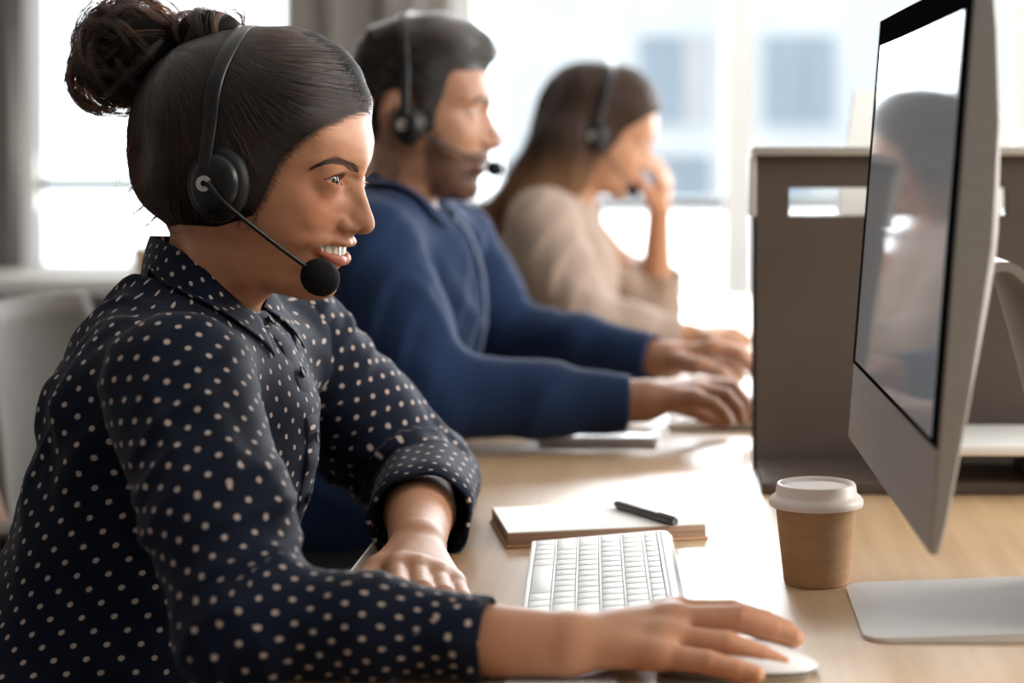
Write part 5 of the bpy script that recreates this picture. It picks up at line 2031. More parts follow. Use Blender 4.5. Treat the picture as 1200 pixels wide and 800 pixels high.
def make_headset(fr, cup, band, mic, label, rel, cup_r=(0.0265, 0.0325), disc=True, gap=0.0035, foam=1.0):
    """cup: local (x, w, z) of the outer face; band: local points from the cup to the crown (camera side); mic: local point (x, y, z)"""
    cup = np.asarray(cup, float)
    root = empty('headset', tuple(fr.world(cup[0], 0, cup[2])))
    tag(root, label, 'headset', 'call headsets')
    axis = [Vector(fr.world(*(cup * [1, 0, 1] + v))) - Vector(fr.world(*(cup * [1, 0, 1]))) for v in (np.array([1.0, 0, 0]), np.array([0, 0, 1.0]))]
    out = {}
    for s in (-1, 1):
        nrm = (Vector(fr.world(cup[0], s, cup[2])) - Vector(fr.world(cup[0], 0, cup[2]))).normalized()
        R = Matrix((axis[0].normalized(), nrm.cross(axis[0].normalized()), nrm)).transposed()
        c = fr.world(cup[0], cup[1] * s, cup[2])

        def part(name, prof, m, parent, n=40):
            mb = MB()
            mb.lathe(prof, (0, 0, 0), n)
            bmesh.ops.transform(mb.bm, matrix=Matrix.Translation(c) @ R.to_4x4() @ Matrix.Diagonal((cup_r[0] / cup_r[1], 1, 1, 1)), verts=mb.bm.verts)
            o = mb.build(name, m, auto=50)
            return world_child(o, parent)
        r = cup_r[1]
        cupo = part('ear_cup', [(0, 0.0), (r * 0.45, -0.0004), (r * 0.66, -0.002), (r * 0.76, -0.0055), (r * 0.78, -0.011), (r * 0.74, -0.014), (0, -0.014)], mat_hs, root)
        part('cushion', [(r * 0.60, -0.006), (r * 0.80, -0.0075), (r * 0.95, -0.0105), (r, -0.015), (r * 0.95, -0.0205), (r * 0.75, -0.0235), (r * 0.5, -0.022), (r * 0.5, -0.012)], mat_pad, cupo)
        if disc and s < 0:
            mb = MB()
            q = []
            ro, ri, n = 0.0064, 0.0026, 36
            a0, a1 = math.radians(35), math.radians(335)
            for i in range(n):
                a = a0 + (a1 - a0) * i / (n - 1)
                q.append([mb.bm.verts.new(Vector((rr * math.cos(a) - 0.0055, -rr * math.sin(a), h))) for rr, h in ((ro, 0.0006), (ro, 0.0022), (ri, 0.0022), (ri, 0.0006))])
            for A, B in zip(q[:-1], q[1:]):
                for k in range(4):
                    mb.bm.faces.new((A[k], A[(k + 1) % 4], B[(k + 1) % 4], B[k]))
            for e in (q[0], q[-1]): mb.bm.faces.new(e)
            bmesh.ops.transform(mb.bm, matrix=Matrix.Translation(c) @ R.to_4x4(), verts=mb.bm.verts)
            world_child(mb.build('pivot_ring', mat_disc, auto=50), cupo)
    # band over the head
    bp = np.asarray(band, float)
    full = np.r_[bp * [1, -1, 1], (bp * [1, 1, 1])[:-1][::-1]]
    q = spline(full, 120)
    x, z = q[:, 0], q[:, 2]
    w = rel.w(x, z)
    q[:, 1] = np.where(w > 0.002, np.sign(q[:, 1]) * np.maximum(np.abs(q[:, 1]), w + gap), q[:, 1])
    # smooth the corrected line
    for _ in range(12):
        q[1:-1] = 0.25 * q[:-2] + 0.5 * q[1:-1] + 0.25 * q[2:]
    mb = MB()
    tt = np.linspace(-1, 1, 120)
    band_sweep(mb, fr, q, np.interp(np.abs(tt), [0, 0.6, 0.8, 1.0], [0.0150, 0.0135, 0.0115, 0.0100]), 0.0036)
    hb = world_child(mb.build('headband', mat_hs, auto=50), root)
    mb = MB()
    inner = q[36:84].copy()
    inner[:, 2] -= 0.0022
    inner[:, 1] *= 0.985
    band_sweep(mb, fr, inner, 0.012, 0.0024)
    world_child(mb.build('padding', mat_pad, auto=50), hb)
    # boom and microphone
    m0 = cup * [1, -1, 1] + np.array([0.0035 - 0.0055, -0.0012, 0.0])
    mic = np.asarray(mic, float)
    mb = MB()
    bp_ = spline([m0, m0 * 0.76 + mic * 0.24 + [0, -0.014, 0.001], m0 * 0.38 + mic * 0.62 + [0, -0.013, 0.0015], mic], 24)
    mb.tube([fr.world(*p) for p in bp_], list(np.r_[np.linspace(0.0030, 0.0019, 6), np.full(18, 0.0018)]), 12)
    world_child(mb.build('boom', mat_hs, auto=80), root)
    mb = MB()
    bmesh.ops.create_icosphere(mb.bm, subdivisions=4, radius=1.0)
    dv = Vector(fr.world(*bp_[-1]) - fr.world(*bp_[-4])).normalized()
    Rm = dv.to_track_quat('X', 'Z').to_matrix().to_4x4()
    bmesh.ops.transform(mb.bm, matrix=Matrix.Translation(Vector(fr.world(*mic)) + dv * 0.008) @ Rm @ Matrix.Diagonal((0.0172 * foam, 0.0150 * foam, 0.0152 * foam, 1)), verts=mb.bm.verts)
    for v in mb.bm.verts:
        v.co += Vector(rng.normal(size=3)) * 0.00012
    world_child(mb.build('foam_tip', mat_foam, auto=180), root)
    return root


cupw = WF.p3(247, 215, 0.094)
make_headset(WF, (cupw[0], 0.094, cupw[2]), [WF.p3(*p) for p in ((239, 200, 0.0925), (241, 180, 0.0915), (245, 150, 0.088), (251, 117, 0.081), (262, 84, 0.068), (275, 58, 0.050), (286, 40, 0.027), (292, 30.5, 0.0))],
             WF.p3(367, 319, 0.044), 'black headset with boom microphone on the smiling woman with the bun', w_hrel)
# ------------------------------------------------------------------ the man in the middle
MF = Frame((500 - VX) * 2.466 / F_PX, 2.466, math.radians(4))
man = empty('person', (-0.55, 2.47, 0.0))
tag(man, 'dark-haired bearded man in a navy shirt typing, between the two women', 'person')
M_FACE = [(571, 84), (573, 94), (575.5, 105), (577, 115), (576, 123), (573.5, 131), (577, 140), (582, 151), (587, 161), (588, 166), (585, 172), (578, 176.5), (573.5, 178),
          (573.5, 183), (571.5, 188), (566, 193), (568.5, 197), (568, 202), (563, 207), (561, 214), (562, 222), (557, 231), (545, 235.5), (530, 233.5), (517, 230), (511, 236), (513, 246), (509, 262), (503, 280), (495, 310)]
M_BACK = [(412, 312), (424, 262), (433, 215), (437, 190), (437, 168), (431, 145), (425, 115), (422, 88), (428, 64), (444, 44), (472, 31), (508, 28), (540, 36), (560, 55), (569, 74)]


def mid_of(face, py):
    ys = np.array([p[1] for p in face], float)
    xs = np.array([p[0] for p in face], float)
    o = np.argsort(ys)
    return float(np.interp(py, ys[o], xs[o]))


def man_rows():
    out = []
    for py, mx, lst in HEAD_ROWS[:-4]:
        p2 = 131 + 0.70 * (py - 212)
        m2 = mid_of(M_FACE, p2) if p2 > 84 else {55: 535, 75: 556, 100: 567}.get(py, 567)
        if py == 335: m2 = 561.5
        if py == 295: m2 = 567
        out.append((p2, m2, [(d * 0.93, w * 1.05) for d, w in lst]))
    out.append((228, 557, [(3, 9), (9, 17), (24, 25), (40, 30)]))
    out.append((245, 512, [(5, 22), (15, 40), (32, 55), (50, 58), (68, 52), (82, 36)]))
    out.append((270, 506, [(5, 24), (16, 44), (34, 58), (55, 62), (75, 54), (90, 36)]))
    out.append((300, 497, [(5, 26), (16, 48), (36, 66), (60, 70), (80, 58), (92, 36)]))
    return out


m_rows = man_rows()
m_rel = head_relief(MF, M_FACE, M_BACK, m_rows)


def ml(py, d, w):
    x, z = MF.P(mid_of(M_FACE, py), py)
    return (x - d * 0.001, w * 0.001, z)


me_x, me_z = MF.P(573.5, 131.5)
mEyeR, mEyeL = Eye((me_x - 0.0225, 0.032, me_z), -1), Eye((me_x - 0.0225, 0.032, me_z), 1)
m_body = [m_rel.prim()] + chain(MF, [ml(161, 23, 13), ml(166, 21, 14), ml(170, 13, 9)], [0.0052, 0.0050, 0.0040], 0.005)
for e in (mEyeR, mEyeL):
    m_body.append(eye_fns(MF, e, 0.30, 0.22)[0])
for e in (mEyeR, mEyeL):
    m_body.append(eye_fns(MF, e, 0.30, 0.22)[1])
lipu = [(x, w, z) for x, w, z in (ml(187, 1.5, 0), ml(187, 3.0, 9), ml(188, 8, 17), ml(190, 15, 24))]
lipl = [(x, w, z) for x, w, z in (ml(199, 2.5, 0), ml(199, 4.0, 9), ml(197, 8.5, 17), ml(192, 15, 24))]
m_body += chain(MF, lipu, [0.0036, 0.0035, 0.003, 0.0015], 0.003) + chain(MF, lipl, [0.0045, 0.0043, 0.0034, 0.0015], 0.003)
# ears
for s in (-1, 1):
    ex, ez = MF.P(459, 132, 0.075)
    c = MF.world(ex, s * 0.076, ez)
    m_body.append(Ell(c, (0.016, 0.009, 0.030), 0.006, 'u', np.array([[0.97, s * 0.25 * -1, -0.1], [s * 0.25, 0.97, 0], [0.1, 0, 0.99]])))
    m_body.append(Ell(c + [0.004, s * 0.009, 0.003], (0.008, 0.005, 0.017), 0.004, 's'))

MSH_R, MEL_R, MCU_R, MWR_R = W(432, 296, 2.27), W(508, 462, 2.215), W(738, 473, 2.235), W(752, 470, 2.235)
MSH_L, MEL_L, MCU_L, MWR_L = W(528, 288, 2.655), W(592, 392, 2.66), W(768, 421, 2.56), W(780, 422, 2.56)
mR_MCP = [W(822, 450, 2.290), W(826, 453, 2.268), W(822, 459, 2.245), W(815, 467, 2.222)]
mR_F = [[W(852, 452, 2.295), W(868, 468, 2.297), W(873, 484, 2.297)], [W(858, 455, 2.270), W(873, 472, 2.270), W(877, 488, 2.270)],
        [W(850, 464, 2.243), W(864, 479, 2.242), W(868, 491, 2.242)], [W(836, 474, 2.215), W(848, 484, 2.213), W(853, 493, 2.213)]]
mR_T = [(W(770, 470, 2.27), 0.014), (W(800, 474, 2.31), 0.0125), (W(828, 486, 2.325), 0.011), (W(846, 492, 2.325), 0.009)]
mL_MCP = [W(838, 408, 2.545), W(842, 410, 2.565), W(840, 413, 2.588), W(832, 418, 2.61)]
mL_F = [[W(866, 414, 2.54), W(880, 428, 2.54), W(884, 440, 2.54)], [W(871, 414, 2.565), W(886, 428, 2.565), W(890, 440, 2.565)],
        [W(868, 418, 2.59), W(882, 430, 2.592), W(886, 440, 2.592)], [W(855, 424, 2.615), W(866, 433, 2.617), W(870, 441, 2.617)]]
mL_T = [(W(795, 424, 2.53), 0.014), (W(820, 430, 2.50), 0.0125), (W(846, 440, 2.49), 0.011), (W(862, 446, 2.49), 0.009)]
MT = Frame((470 - VX) * 2.466 / F_PX, 2.466, math.radians(3))
M_TOUT = [(512, 246), (530, 254), (547, 270), (559, 298), (567, 335), (567, 380), (558, 425), (546, 470), (534, 510), (526, 560), (522, 680),
          (300, 680), (300, 600), (303, 540), (308, 480), (317, 420), (330, 365), (350, 310), (378, 262), (405, 228), (432, 206), (455, 214), (485, 232)]
M_TIN = [(455, 225, 60), (460, 236, 100), (462, 250, 150), (460, 270, 185), (455, 300, 200), (445, 350, 200), (430, 420, 185), (420, 500, 172), (415, 590, 175),
         (535, 335, 110), (500, 330, 160), (540, 390, 105), (500, 400, 150), (510, 285, 110), (525, 470, 90), (490, 480, 140), (500, 570, 120), (355, 340, 105), (385, 350, 160),
         (340, 420, 105), (370, 430, 155), (325, 520, 105), (360, 520, 150), (330, 620, 120), (400, 280, 110), (420, 260, 120)]
mt_rel = Relief([MT.P(x, y) for x, y in M_TOUT], [(*MT.P(x, y), w * 0.001) for x, y, w in M_TIN], MT, step=0.003)
m_body += [Fn(lambda X, Y, Z: mt_rel.f(X, Y, Z) + 0.014, mt_rel.prim().lo, mt_rel.prim().hi, 0.02),
           Cone(MSH_R, MEL_R, 0.046, 0.040, 0.02), Cone(MEL_R, MWR_R, 0.040, 0.025, 0.01), Cone(MSH_L, MEL_L, 0.046, 0.040, 0.02), Cone(MEL_L, MWR_L, 0.040, 0.025, 0.01)]
m_body += hand_prims(MWR_R, mR_MCP, mR_F, mR_T, 0.027, [0.0120, 0.0122, 0.0116, 0.0105]) + hand_prims(MWR_L, mL_MCP, mL_F, mL_T, 0.027, [0.0120, 0.0122, 0.0116, 0.0105])
m_hl = hairline_poly(MF, [(620, 82, 0), (620, -20, 0), (380, -20, 0), (380, 175, 0), (437, 170, 0), (443, 160, 0.05), (450, 130, 0.07), (462, 106, 0.072), (484, 104, 0.073), (491, 128, 0.072),
                          (497, 158, 0.071), (509, 152, 0.069), (512, 128, 0.067), (522, 108, 0.064), (526, 92, 0.060), (534, 83, 0.05), (552, 84, 0.03), (571, 85, 0)])
M_SIL = [(573, 82), (580, 71), (583, 58), (576, 42), (555, 25), (520, 14), (482, 17), (447, 29), (426, 46), (416, 66), (415, 90), (420, 118), (428, 146), (437, 166)]
m_hrel = hair_relief(MF, m_rows, M_SIL, M_FACE[1:], M_BACK[:5], m_hl, 0.010)


def m_tint(P):
    x, y, z = MF.local(P[:, 0], P[:, 1], P[:, 2])
    ya = np.abs(y)
    c = np.ones((len(P), 3))

    def blend(mask, col):
        nonlocal c
        c = c * (1 - mask[:, None]) + c * np.array(col) * mask[:, None]
    # stubble: jaw, chin and upper lip
    beard = hairline_poly(MF, [(497, 160, 0.07), (511, 152, 0.069), (519, 172, 0.062), (535, 186, 0.05), (552, 181, 0.03), (566, 176, 0.012), (590, 177, 0), (590, 250, 0), (540, 262, 0), (505, 232, 0.05), (494, 195, 0.068)])
    sd = poly_sdf(beard, x, z)
    m = np.clip(0.5 - sd / 0.010, 0, 1) * (x > MF.P(480, 200)[0])
    lips = np.minimum(seg_dist(x, ya, z, lipu) - 0.0015, seg_dist(x, ya, z, lipl) - 0.0022)
    blend(m * np.clip(lips / 0.003, 0, 1), (0.36, 0.36, 0.40))
    blend(np.clip(1 - (lips - 0.0015) / 0.002, 0, 1) * (x > 0.03), (0.85, 0.58, 0.55))
    # brows
    bc = [ml(121, 3, 12), ml(116, 6, 28), ml(118, 15, 44)]
    blend(np.clip(1 - (seg_dist(x, ya, z, bc) - 0.003) / 0.003, 0, 1) * 0.9, (0.12, 0.11, 0.11))
    return c


mat_skin_m = skin_material('tan_skin', (0.30, 0.155, 0.095))
sdf_obj('body', m_body, 0.0024, mat_skin_m, man, 1, m_tint)
for e in (mEyeR, mEyeL):
    eyeball(MF, e, mat_eye, man, 0, -0.15)
mat_hair_m = noise_tint(mat('black_hair', (0.010, 0.009, 0.009), 0.45, spec=0.3), (0.006, 0.0055, 0.0055), (0.016, 0.014, 0.013), 90, 4, stretch=(0.4, 1, 1), bump=0.4)
mat_hair_ms = hair_material('black_strands', 0.97, 0.3)


def m_hair_f(X, Y, Z):
    x, y, z = MF.local(X, Y, Z)
    return np.maximum(m_hrel.floc(x, y, z), poly_sdf(m_hl, x, z))


mh = sdf_obj('hair', [Fn(m_hair_f, m_hrel.prim().lo, m_hrel.prim().hi)], 0.0026, mat_hair_m, man, 1)
b0, b1 = MF.P(590, 172), MF.P(412, 10)
tg = MF.P(440, 90)
cs, rs = combed(m_hrel, m_hl, MF, np.array(tg), 2600, 8, (b1[0], b0[0], b0[1], b1[1]), 0.15, 0.035, 0.006, seed=3, rad=(0.00030, 0.00018))
strands('short_strands', cs, rs, mat_hair_ms, mh)
mat_navy = noise_tint(mat('navy_cotton', (0.010, 0.022, 0.060), 0.85, spec=0.12, sheen=0.05), (0.0085, 0.019, 0.052), (0.0115, 0.025, 0.068), 14, bump=0.1)


def cloth_disp(seed, amp, wl=0.06):
    return lambda P, n: waves(P, [((0.7, 0.2, 0.7), wl, 1.0), ((0.2, 0.8, -0.5), wl * 0.8, 0.7)], seed, amp)


mshirt_prims = [mt_rel.prim(), Cone(MSH_R + [0, 0.03, 0], MT.world(0.0, -0.06, W(0, 262, 2.466)[2]), 0.058, 0.050, 0.03), Cone(MSH_L + [0, -0.03, 0], MT.world(0.0, 0.06, W(0, 262, 2.466)[2]), 0.058, 0.050, 0.03),
                           Cone(MF.world(*MF.p3(490, 290, 0)), MF.world(*MF.p3(478, 190, 0)), 0.045, 0.072, 0.006, 's')]
mshirt = sdf_obj('shirt', mshirt_prims, 0.006, mat_navy, man, 1, None, cloth_disp(21, 0.0022))


def plain_sleeve(path, rad, hole, seed, m, parent, floor=None, amp=0.0018):
    cones = [Cone(a, b, ra, rb, 0.02) for a, b, ra, rb in zip(path[:-1], path[1:], rad[:-1], rad[1:])]
    end = np.asarray(path[-1], float)
    d = end - np.asarray(path[-2]); d /= np.linalg.norm(d)
    cones += [Fn(lambda X, Y, Z: -((X - end[0]) * d[0] + (Y - end[1]) * d[1] + (Z - end[2]) * d[2]), end - 0.1, end + 0.1, 0.001, 's'),
              Cone(end - d * 0.05, end + d * 0.05, hole * 0.92, hole, 0.001, 's')]
    el = np.asarray(path[1])

    def disp(P, n):
        e = np.clip(np.linalg.norm(P - end, axis=1) / 0.06, 0.1, 1) * (0.5 + np.exp(-(np.linalg.norm(P - el, axis=1) / 0.08) ** 2))
        return waves(P, [((0.8, 0.1, -0.5), 0.045, 1.0), ((0.3, 0.9, 0.3), 0.06, 0.7)], seed, amp) * e
    o = sdf_obj('sleeve', cones, 0.005, m, parent, 1, None, disp)
    if floor is not None:
        me = o.data
        co = np.empty(len(me.vertices) * 3)
        me.vertices.foreach_get('co', co)
        co = co.reshape(-1, 3)
        q = (co[:, 0] > -0.297) & (co[:, 2] < floor)
        co[q, 2] = floor
        me.vertices.foreach_set('co', co.ravel())
        me.update()
    return o


plain_sleeve([MSH_R, MSH_R * 0.5 + MEL_R * 0.5 + np.array([-0.004, 0, 0]), MEL_R, MEL_R * 0.45 + MCU_R * 0.55, MCU_R], [0.068, 0.060, 0.054, 0.043, 0.0345], 0.031, 31, mat_navy, mshirt, 0.7412)
plain_sleeve([MSH_L, MSH_L * 0.5 + MEL_L * 0.5, MEL_L, MEL_L * 0.5 + MCU_L * 0.5, MCU_L], [0.066, 0.058, 0.050, 0.043, 0.0345], 0.031, 32, mat_navy, mshirt, 0.7412)


def lift_off(prims, q, want):
    e = 0.002
    for _ in range(5):
        P = np.array([q, q + [e, 0, 0], q + [0, e, 0], q + [0, 0, e]])
        f = combine(prims, P[:, 0], P[:, 1], P[:, 2])
        g_ = (f[1:] - f[0]) / e
        if f[0] < want: q = q + g_ / (np.linalg.norm(g_) + 1e-9) * (want - float(f[0]))
    return q


def plain_collar(fr, fold, edge, m, parent, prims):
    fo, ed = spline([fr.p3(*p) for p in fold], 24), spline([fr.p3(*p) for p in edge], 24)
    mb = MB()
    for s in (1, -1):
        g = []
        for i in range(24):
            col = [mb.bm.verts.new(fr.world(fo[i, 0], fo[i, 1] * s * 0.96, fo[i, 2] - 0.03))]
            for j in range(7):
                t = j / 6
                p = fo[i] * (1 - t) + ed[i] * t + np.array([0, -0.8 * min(1, i / 6), 0.3]) * math.sin(math.pi * t) * 0.004
                q = fr.world(p[0], p[1] * s, p[2])
                if j > 0 and i > 4: q = lift_off(prims, q, 0.006 * min(1, j / 3) * min(1, (i - 4) / 5))
                col.append(mb.bm.verts.new(q))
            g.append(col)
        for i in range(23):
            for j in range(7):
                mb.bm.faces.new((g[i][j], g[i + 1][j], g[i + 1][j + 1], g[i][j + 1]))
    bmesh.ops.remove_doubles(mb.bm, verts=mb.bm.verts, dist=0.0004)
    o = mb.build('collar', m, auto=60)
    so = o.modifiers.new('thickness', 'SOLIDIFY')
    so.thickness, so.offset = 0.002, 0
    return world_child(o, parent)


plain_collar(MF, [(430, 200, 0), (440, 204, 0.03), (455, 214, 0.052), (475, 226, 0.058), (494, 238, 0.046), (511, 252, 0.014)],
             [(420, 220, 0), (428, 228, 0.045), (442, 240, 0.075), (468, 255, 0.085), (494, 268, 0.072), (512, 282, 0.046)], mat_navy, mshirt, mshirt_prims[:3])
# placket
mb = MB()
fl = spline([(*(MT.P(px, py)), 0) for px, py in ((530, 254), (547, 270), (559, 298), (567, 335), (567, 380), (558, 425), (546, 470), (534, 510))], 40)
prev = None
for i in range(40):
    row = [mb.bm.verts.new(MT.world(fl[i, 0] + (0.002 if abs(w) < 0.0155 else -0.004), w, fl[i, 1])) for w in (-0.017, -0.015, 0.015, 0.017)]
    if prev:
        for k in range(3): mb.bm.faces.new((prev[k], prev[k + 1], row[k + 1], row[k]))
    prev = row
world_child(mb.build('placket', mat_navy, auto=60), mshirt)

cupm = MF.p3(476, 146, 0.100)
make_headset(MF, (cupm[0], 0.100, cupm[2]), [MF.p3(*p) for p in ((474, 138, 0.098), (474, 120, 0.097), (474, 90, 0.092), (475, 62, 0.080), (476, 40, 0.060), (477, 22, 0.030), (477, 14.5, 0.0))],
             MF.p3(574, 195, 0.030), 'black headset with boom microphone on the bearded man', m_hrel, cup_r=(0.022, 0.026), disc=True, foam=0.68)
# ------------------------------------------------------------------ the far woman: head shaped like the first, nodding forward
import copy
ear0 = WF.P(245, 216, 0.09)
KY = 3.30
ear_t = W(699, 160, KY)
KF = Frame(ear_t[0] - ear0[0], KY, math.radians(0), dz=ear_t[2] - ear0[1], pitch=math.radians(11), piv=ear0)
k_rel = copy.copy(w_rel)
k_rel.frame = KF
k_hrel = copy.copy(w_hrel)
k_hrel.frame = KF
far = empty('person', (-0.42, KY, 0.0))
tag(far, 'woman with long brown hair in a beige jumper resting her nose on her hand', 'person')
kEyeR, kEyeL = Eye(np.abs(eyeR.c), -1), Eye(np.abs(eyeR.c), 1)
k_body = [k_rel.prim()] + chain(KF, w_ala[0], w_ala[1], 0.004)
for e in (kEyeR, kEyeL):
    k_body.append(eye_fns(KF, e, 0.22, 0.2)[0])
for e in (kEyeR, kEyeL):
    k_body.append(eye_fns(KF, e, 0.22, 0.2)[1])
k_body += chain(KF, [(p[0] - 0.002, p[1] * 0.9, p[2] - 0.002) for p in UPLIP], [0.0036, 0.0036, 0.003, 0.0024, 0.001], 0.004)
k_body += chain(KF, [(p[0] - 0.001, p[1] * 0.9, p[2] + 0.003) for p in LOLIP], [0.0048, 0.0046, 0.004, 0.003, 0.001], 0.004)
KSH_R, KEL_R, KCU_R, KWR_R = W(636, 262, 3.14), W(688, 378, 3.08), W(796, 393, 3.10), W(806, 393, 3.10)
KSH_L, KEL_L, KCU_L, KWR_L = W(672, 256, 3.46), W(768, 366, 3.50), W(779, 316, 3.47), W(772, 250, 3.42)
kR_M = [W(840, 386, 3.13), W(843, 388, 3.11), W(840, 391, 3.09), W(834, 395, 3.07)]
kR_F = [[W(862, 387, 3.135), W(874, 395, 3.135), W(880, 401, 3.135)], [W(866, 390, 3.11), W(878, 397, 3.11), W(884, 403, 3.11)],
        [W(860, 393, 3.088), W(870, 399, 3.088), W(876, 404, 3.088)], [W(850, 398, 3.066), W(860, 402, 3.066), W(866, 405, 3.066)]]
kR_T = [(W(815, 393, 3.13), 0.012), (W(832, 396, 3.16), 0.011), (W(848, 400, 3.17), 0.009), (W(858, 403, 3.17), 0.0075)]
kL_M = [W(773, 214, 3.375), W(778, 212, 3.39), W(781, 214, 3.41), W(782, 219, 3.43)]
kL_F = [[W(765, 197, 3.345), W(757, 188, 3.335), W(751, 184, 3.332)], [W(770, 194, 3.36), W(761, 184, 3.35), W(754, 180, 3.345)],
        [W(777, 198, 3.385), W(770, 190, 3.375), W(764, 188, 3.37)], [W(780, 206, 3.41), W(775, 200, 3.40), W(770, 199, 3.395)]]
kL_T = [(W(768, 240, 3.40), 0.012), (W(760, 226, 3.37), 0.0105), (W(752, 214, 3.35), 0.009), (W(748, 206, 3.345), 0.0075)]
KT = Frame((640 - VX) * KY / F_PX, KY, math.radians(2))
K_TOUT = [(687, 214), (694, 240), (706, 268), (720, 296), (727, 326), (722, 362), (708, 400), (696, 440), (690, 540), (556, 540), (556, 470), (558, 410), (562, 350), (572, 300), (588, 255), (608, 222), (632, 202), (660, 204)]
K_TIN = [(648, 214, 55), (650, 226, 95), (648, 240, 140), (644, 262, 170), (638, 300, 170), (630, 350, 155), (622, 410, 148), (620, 470, 155), (700, 320, 90), (680, 320, 130), (690, 370, 95),
         (670, 380, 125), (680, 280, 105), (590, 300, 110), (610, 310, 150), (580, 360, 105), (600, 370, 140), (575, 430, 110), (600, 255, 80), (670, 440, 120)]
kt_rel = Relief([KT.P(x, y) for x, y in K_TOUT], [(*KT.P(x, y), w * 0.001) for x, y, w in K_TIN], KT, step=0.003)
k_body += [Fn(lambda X, Y, Z: kt_rel.f(X, Y, Z) + 0.012, kt_rel.prim().lo, kt_rel.prim().hi, 0.03),
           Cone(KF.world(*WF.p3(262, 345, 0)), KT.world(0.02, 0, W(0, 262, KY)[2]), 0.048, 0.055, 0.02),
           Cone(KSH_R, KEL_R, 0.040, 0.034, 0.02), Cone(KEL_R, KWR_R, 0.034, 0.021, 0.01), Cone(KSH_L, KEL_L, 0.040, 0.034, 0.02), Cone(KEL_L, KWR_L, 0.034, 0.0205, 0.01)]
k_body += hand_prims(KWR_R, kR_M, kR_F, kR_T, 0.0215, [0.0100, 0.0102, 0.0098, 0.0088]) + hand_prims(KWR_L, kL_M, kL_F, kL_T, 0.0215, [0.0100, 0.0102, 0.0098, 0.0088])


def k_tint(P):
    x, y, z = KF.local(P[:, 0], P[:, 1], P[:, 2])
    ya = np.abs(y)
    c = np.ones((len(P), 3))
    lips = np.minimum(seg_dist(x, ya, z, UPLIP), seg_dist(x, ya, z, LOLIP))
    m = np.clip(1 - (lips - 0.003) / 0.003, 0, 1)[:, None] * (x > 0.02)[:, None]
    c = c * (1 - m) + c * np.array((0.9, 0.6, 0.58)) * m
    bc = [lm(421, 198, 0.013), lm(402, 188, 0.030), lm(370, 194, 0.049)]
    m = np.clip(1 - (seg_dist(x, ya, z, bc) - 0.002) / 0.003, 0, 1)[:, None] * 0.8
    return c * (1 - m) + c * np.array((0.25, 0.2, 0.18)) * m


mat_skin_k = skin_material('fair_skin', (0.40, 0.22, 0.135))
sdf_obj('body', k_body, 0.003, mat_skin_k, far, 1, k_tint)
for e in (kEyeR, kEyeL):
    eyeball(KF, e, mat_eye, far, 0, -0.3)

# long hair: a cap and a fall down the back, brown turning golden towards the tips
mat_long = mat('brown_hair', (0.05, 0.028, 0.018), 0.6, spec=0.15)
tc = nd(mat_long, 'ShaderNodeTexCoord')
sx = nd(mat_long, 'ShaderNodeSeparateXYZ')
lk(mat_long, tc.outputs['Object'], sx.inputs[0])
mr = nd(mat_long, 'ShaderNodeMapRange')
mr.inputs['From Min'].default_value, mr.inputs['From Max'].default_value = 0.90, 1.10
lk(mat_long, sx.outputs['Z'], mr.inputs['Value'])
cr = nd(mat_long, 'ShaderNodeValToRGB')
cr.color_ramp.elements[0].color = (0.42, 0.22, 0.085, 1)
cr.color_ramp.elements[1].color = (0.030, 0.017, 0.012, 1)
e_ = cr.color_ramp.elements.new(0.45); e_.color = (0.17, 0.085, 0.040, 1)
lk(mat_long, mr.outputs[0], cr.inputs[0])
lk(mat_long, cr.outputs[0], bsdf(mat_long).inputs['Base Color'])


def k_hair_f(X, Y, Z):
    x, y, z = KF.local(X, Y, Z)
    return np.maximum(k_hrel.floc(x, y, z), poly_sdf(w_hl, x, z))


def hw(px, py, y, dy=0.0):
    return W(px, py, KY + y)


fall = []
for y in (-0.066, -0.035, 0.0, 0.035, 0.066):
    a = abs(y) / 0.066
    top = W(684 + 6 * a, 112 + 8 * a, KY + y * 0.75)
    mid_ = W(655 + 10 * a, 168, KY + y * 1.1)
    low = W(606 + 6 * a, 240, KY + y * 1.25)
    tip = W(570, 308, KY + y * 1.2)
    fall += [Cone(top, mid_, 0.046 - 0.014 * a, 0.042 - 0.008 * a, 0.03), Cone(mid_, low, 0.042, 0.026, 0.03), Cone(low, tip, 0.026, 0.008, 0.03)]
side = [Cone(KF.world(*WF.p3(232, 190, 0.052)), W(668, 208, KY - 0.066), 0.022, 0.026, 0.03), Cone(W(668, 208, KY - 0.066), W(628, 262, KY - 0.108), 0.026, 0.012, 0.03)]
kh = sdf_obj('hair', [Fn(k_hair_f, k_hrel.prim().lo, k_hrel.prim().hi), Grp(fall, 0.03), Grp(side, 0.03)], 0.004, mat_long, far, 1, None,
             lambda P, n: 0.0016 * np.sin(P[:, 1] * 420 + 3 * np.sin(P[:, 2] * 30)) * np.clip((1.20 - P[:, 2]) / 0.1, 0, 1))
r_ = np.random.default_rng(9)
cs, rs = [], []
for i in range(1500):
    y = r_.uniform(-0.085, 0.085)
    k = r_.normal(0, 1, 8)
    top = W(668 + 6 * k[6], 92 + abs(y) * 260, KY + y * 0.8)
    q = spline([top, W(634 + 5 * k[0] + abs(y) * 130, 150, KY + y * 1.1), W(608 + 6 * k[1], 205, KY + y * 1.25), W(578 + 9 * k[2], 258 + 6 * k[3], KY + y * 1.3), W(560 + 9 * k[4], 300 + 14 * k[5], KY + y * 1.2)], 14)
    cs.append(q)
    rs.append(np.linspace(0.0005, 0.0002, 14))
strands('long_strands', cs, rs, mat_long, kh)

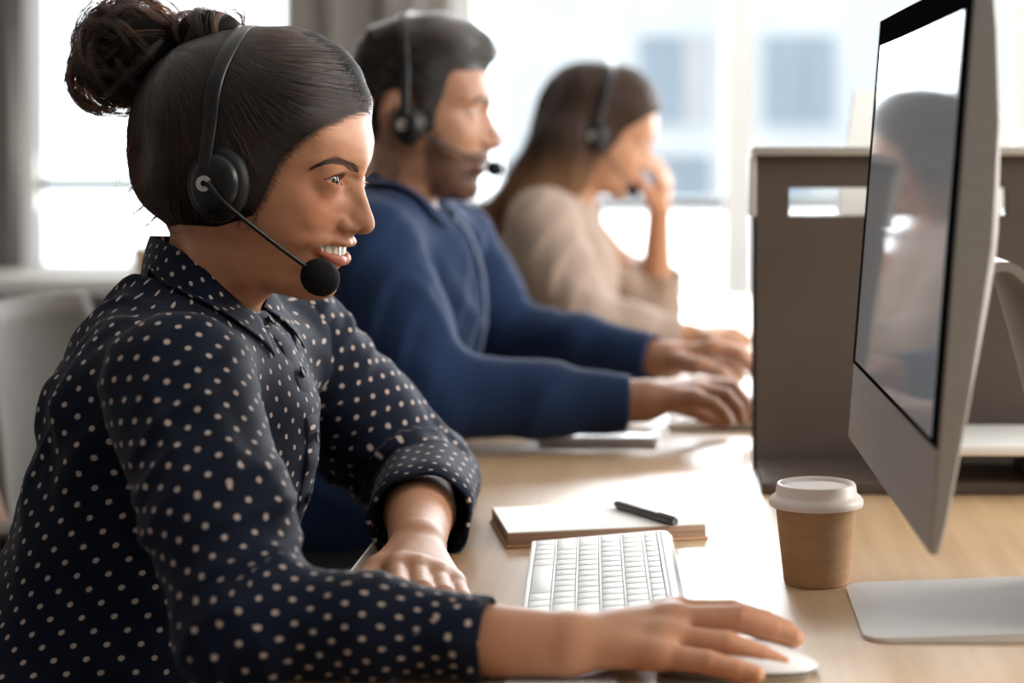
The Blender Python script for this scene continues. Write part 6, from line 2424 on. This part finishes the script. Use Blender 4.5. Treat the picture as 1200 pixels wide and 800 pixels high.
mat_knit = noise_tint(mat('beige_knit', (0.28, 0.215, 0.18), 0.9, spec=0.15, sheen=0.1), (0.255, 0.195, 0.162), (0.31, 0.24, 0.20), 120, bump=0.4, bump_dist=0.003)
jumper = sdf_obj('jumper', [kt_rel.prim(), Cone(KSH_R + [0, 0.03, 0], KT.world(0.0, -0.05, W(0, 236, KY)[2]), 0.056, 0.046, 0.03), Cone(KSH_L + [0, -0.03, 0], KT.world(0.0, 0.05, W(0, 236, KY)[2]), 0.056, 0.046, 0.03)],
                 0.007, mat_knit, far, 1, None, cloth_disp(41, 0.0026, 0.08))
plain_sleeve([KSH_R, KSH_R * 0.5 + KEL_R * 0.5 + np.array([-0.006, 0, 0]), KEL_R, KEL_R * 0.5 + KCU_R * 0.5, KCU_R], [0.062, 0.056, 0.050, 0.041, 0.031], 0.026, 43, mat_knit, jumper, 0.7412, 0.0025)
plain_sleeve([KSH_L, KSH_L * 0.5 + KEL_L * 0.5, KEL_L, KCU_L], [0.060, 0.054, 0.046, 0.036], 0.029, 44, mat_knit, jumper, 0.7412, 0.0025)
cupk = (ear0[0] + 0.004, 0.106, ear0[1])
make_headset(KF, cupk, [WF.p3(*p) for p in ((239, 200, 0.104), (241, 180, 0.103), (245, 150, 0.099), (251, 117, 0.090), (262, 84, 0.074), (275, 58, 0.053), (286, 38, 0.028), (292, 27, 0.0))],
             WF.p3(375, 322, 0.046), 'black headset worn by the far woman with long brown hair', k_hrel, cup_r=(0.024, 0.029), disc=True, gap=0.012, foam=0.8)
# ------------------------------------------------------------------ trousers and shoes under the desk
mat_trouser = noise_tint(mat('dark_trousers', (0.016, 0.016, 0.020), 0.85), (0.013, 0.013, 0.016), (0.020, 0.020, 0.025), 30)
mat_shoe = mat('dark_shoes', (0.02, 0.017, 0.015), 0.45)
for root, px, py, sc in ((woman, -0.60, 1.60, 1.0), (man, -0.57, 2.47, 1.06), (far, -0.44, 3.30, 1.0)):
    prims = [Ell((px, py, 0.575), (0.135, 0.165, 0.115), 0.03)]
    shoes = []
    for s in (-1, 1):
        hip, knee, ank = np.array([px + 0.02, py + s * 0.09, 0.545]), np.array([px + 0.43 * sc, py + s * 0.10, 0.535]), np.array([px + 0.41 * sc, py + s * 0.10, 0.11])
        prims += [Cone(hip, knee, 0.085, 0.062, 0.03), Cone(knee, ank, 0.062, 0.045, 0.02)]
        shoes.append([Cone(ank + [0, 0, -0.02], ank + [0.0, 0, -0.065], 0.036, 0.040, 0.01), Cone(ank + [-0.02, 0, -0.072], ank + [0.15, 0, -0.080], 0.036, 0.028, 0.02)])
    sdf_obj('trousers', prims, 0.010, mat_trouser, root, 1)
    for s_ in shoes:
        sdf_obj('shoe', s_, 0.006, mat_shoe, root, 1)
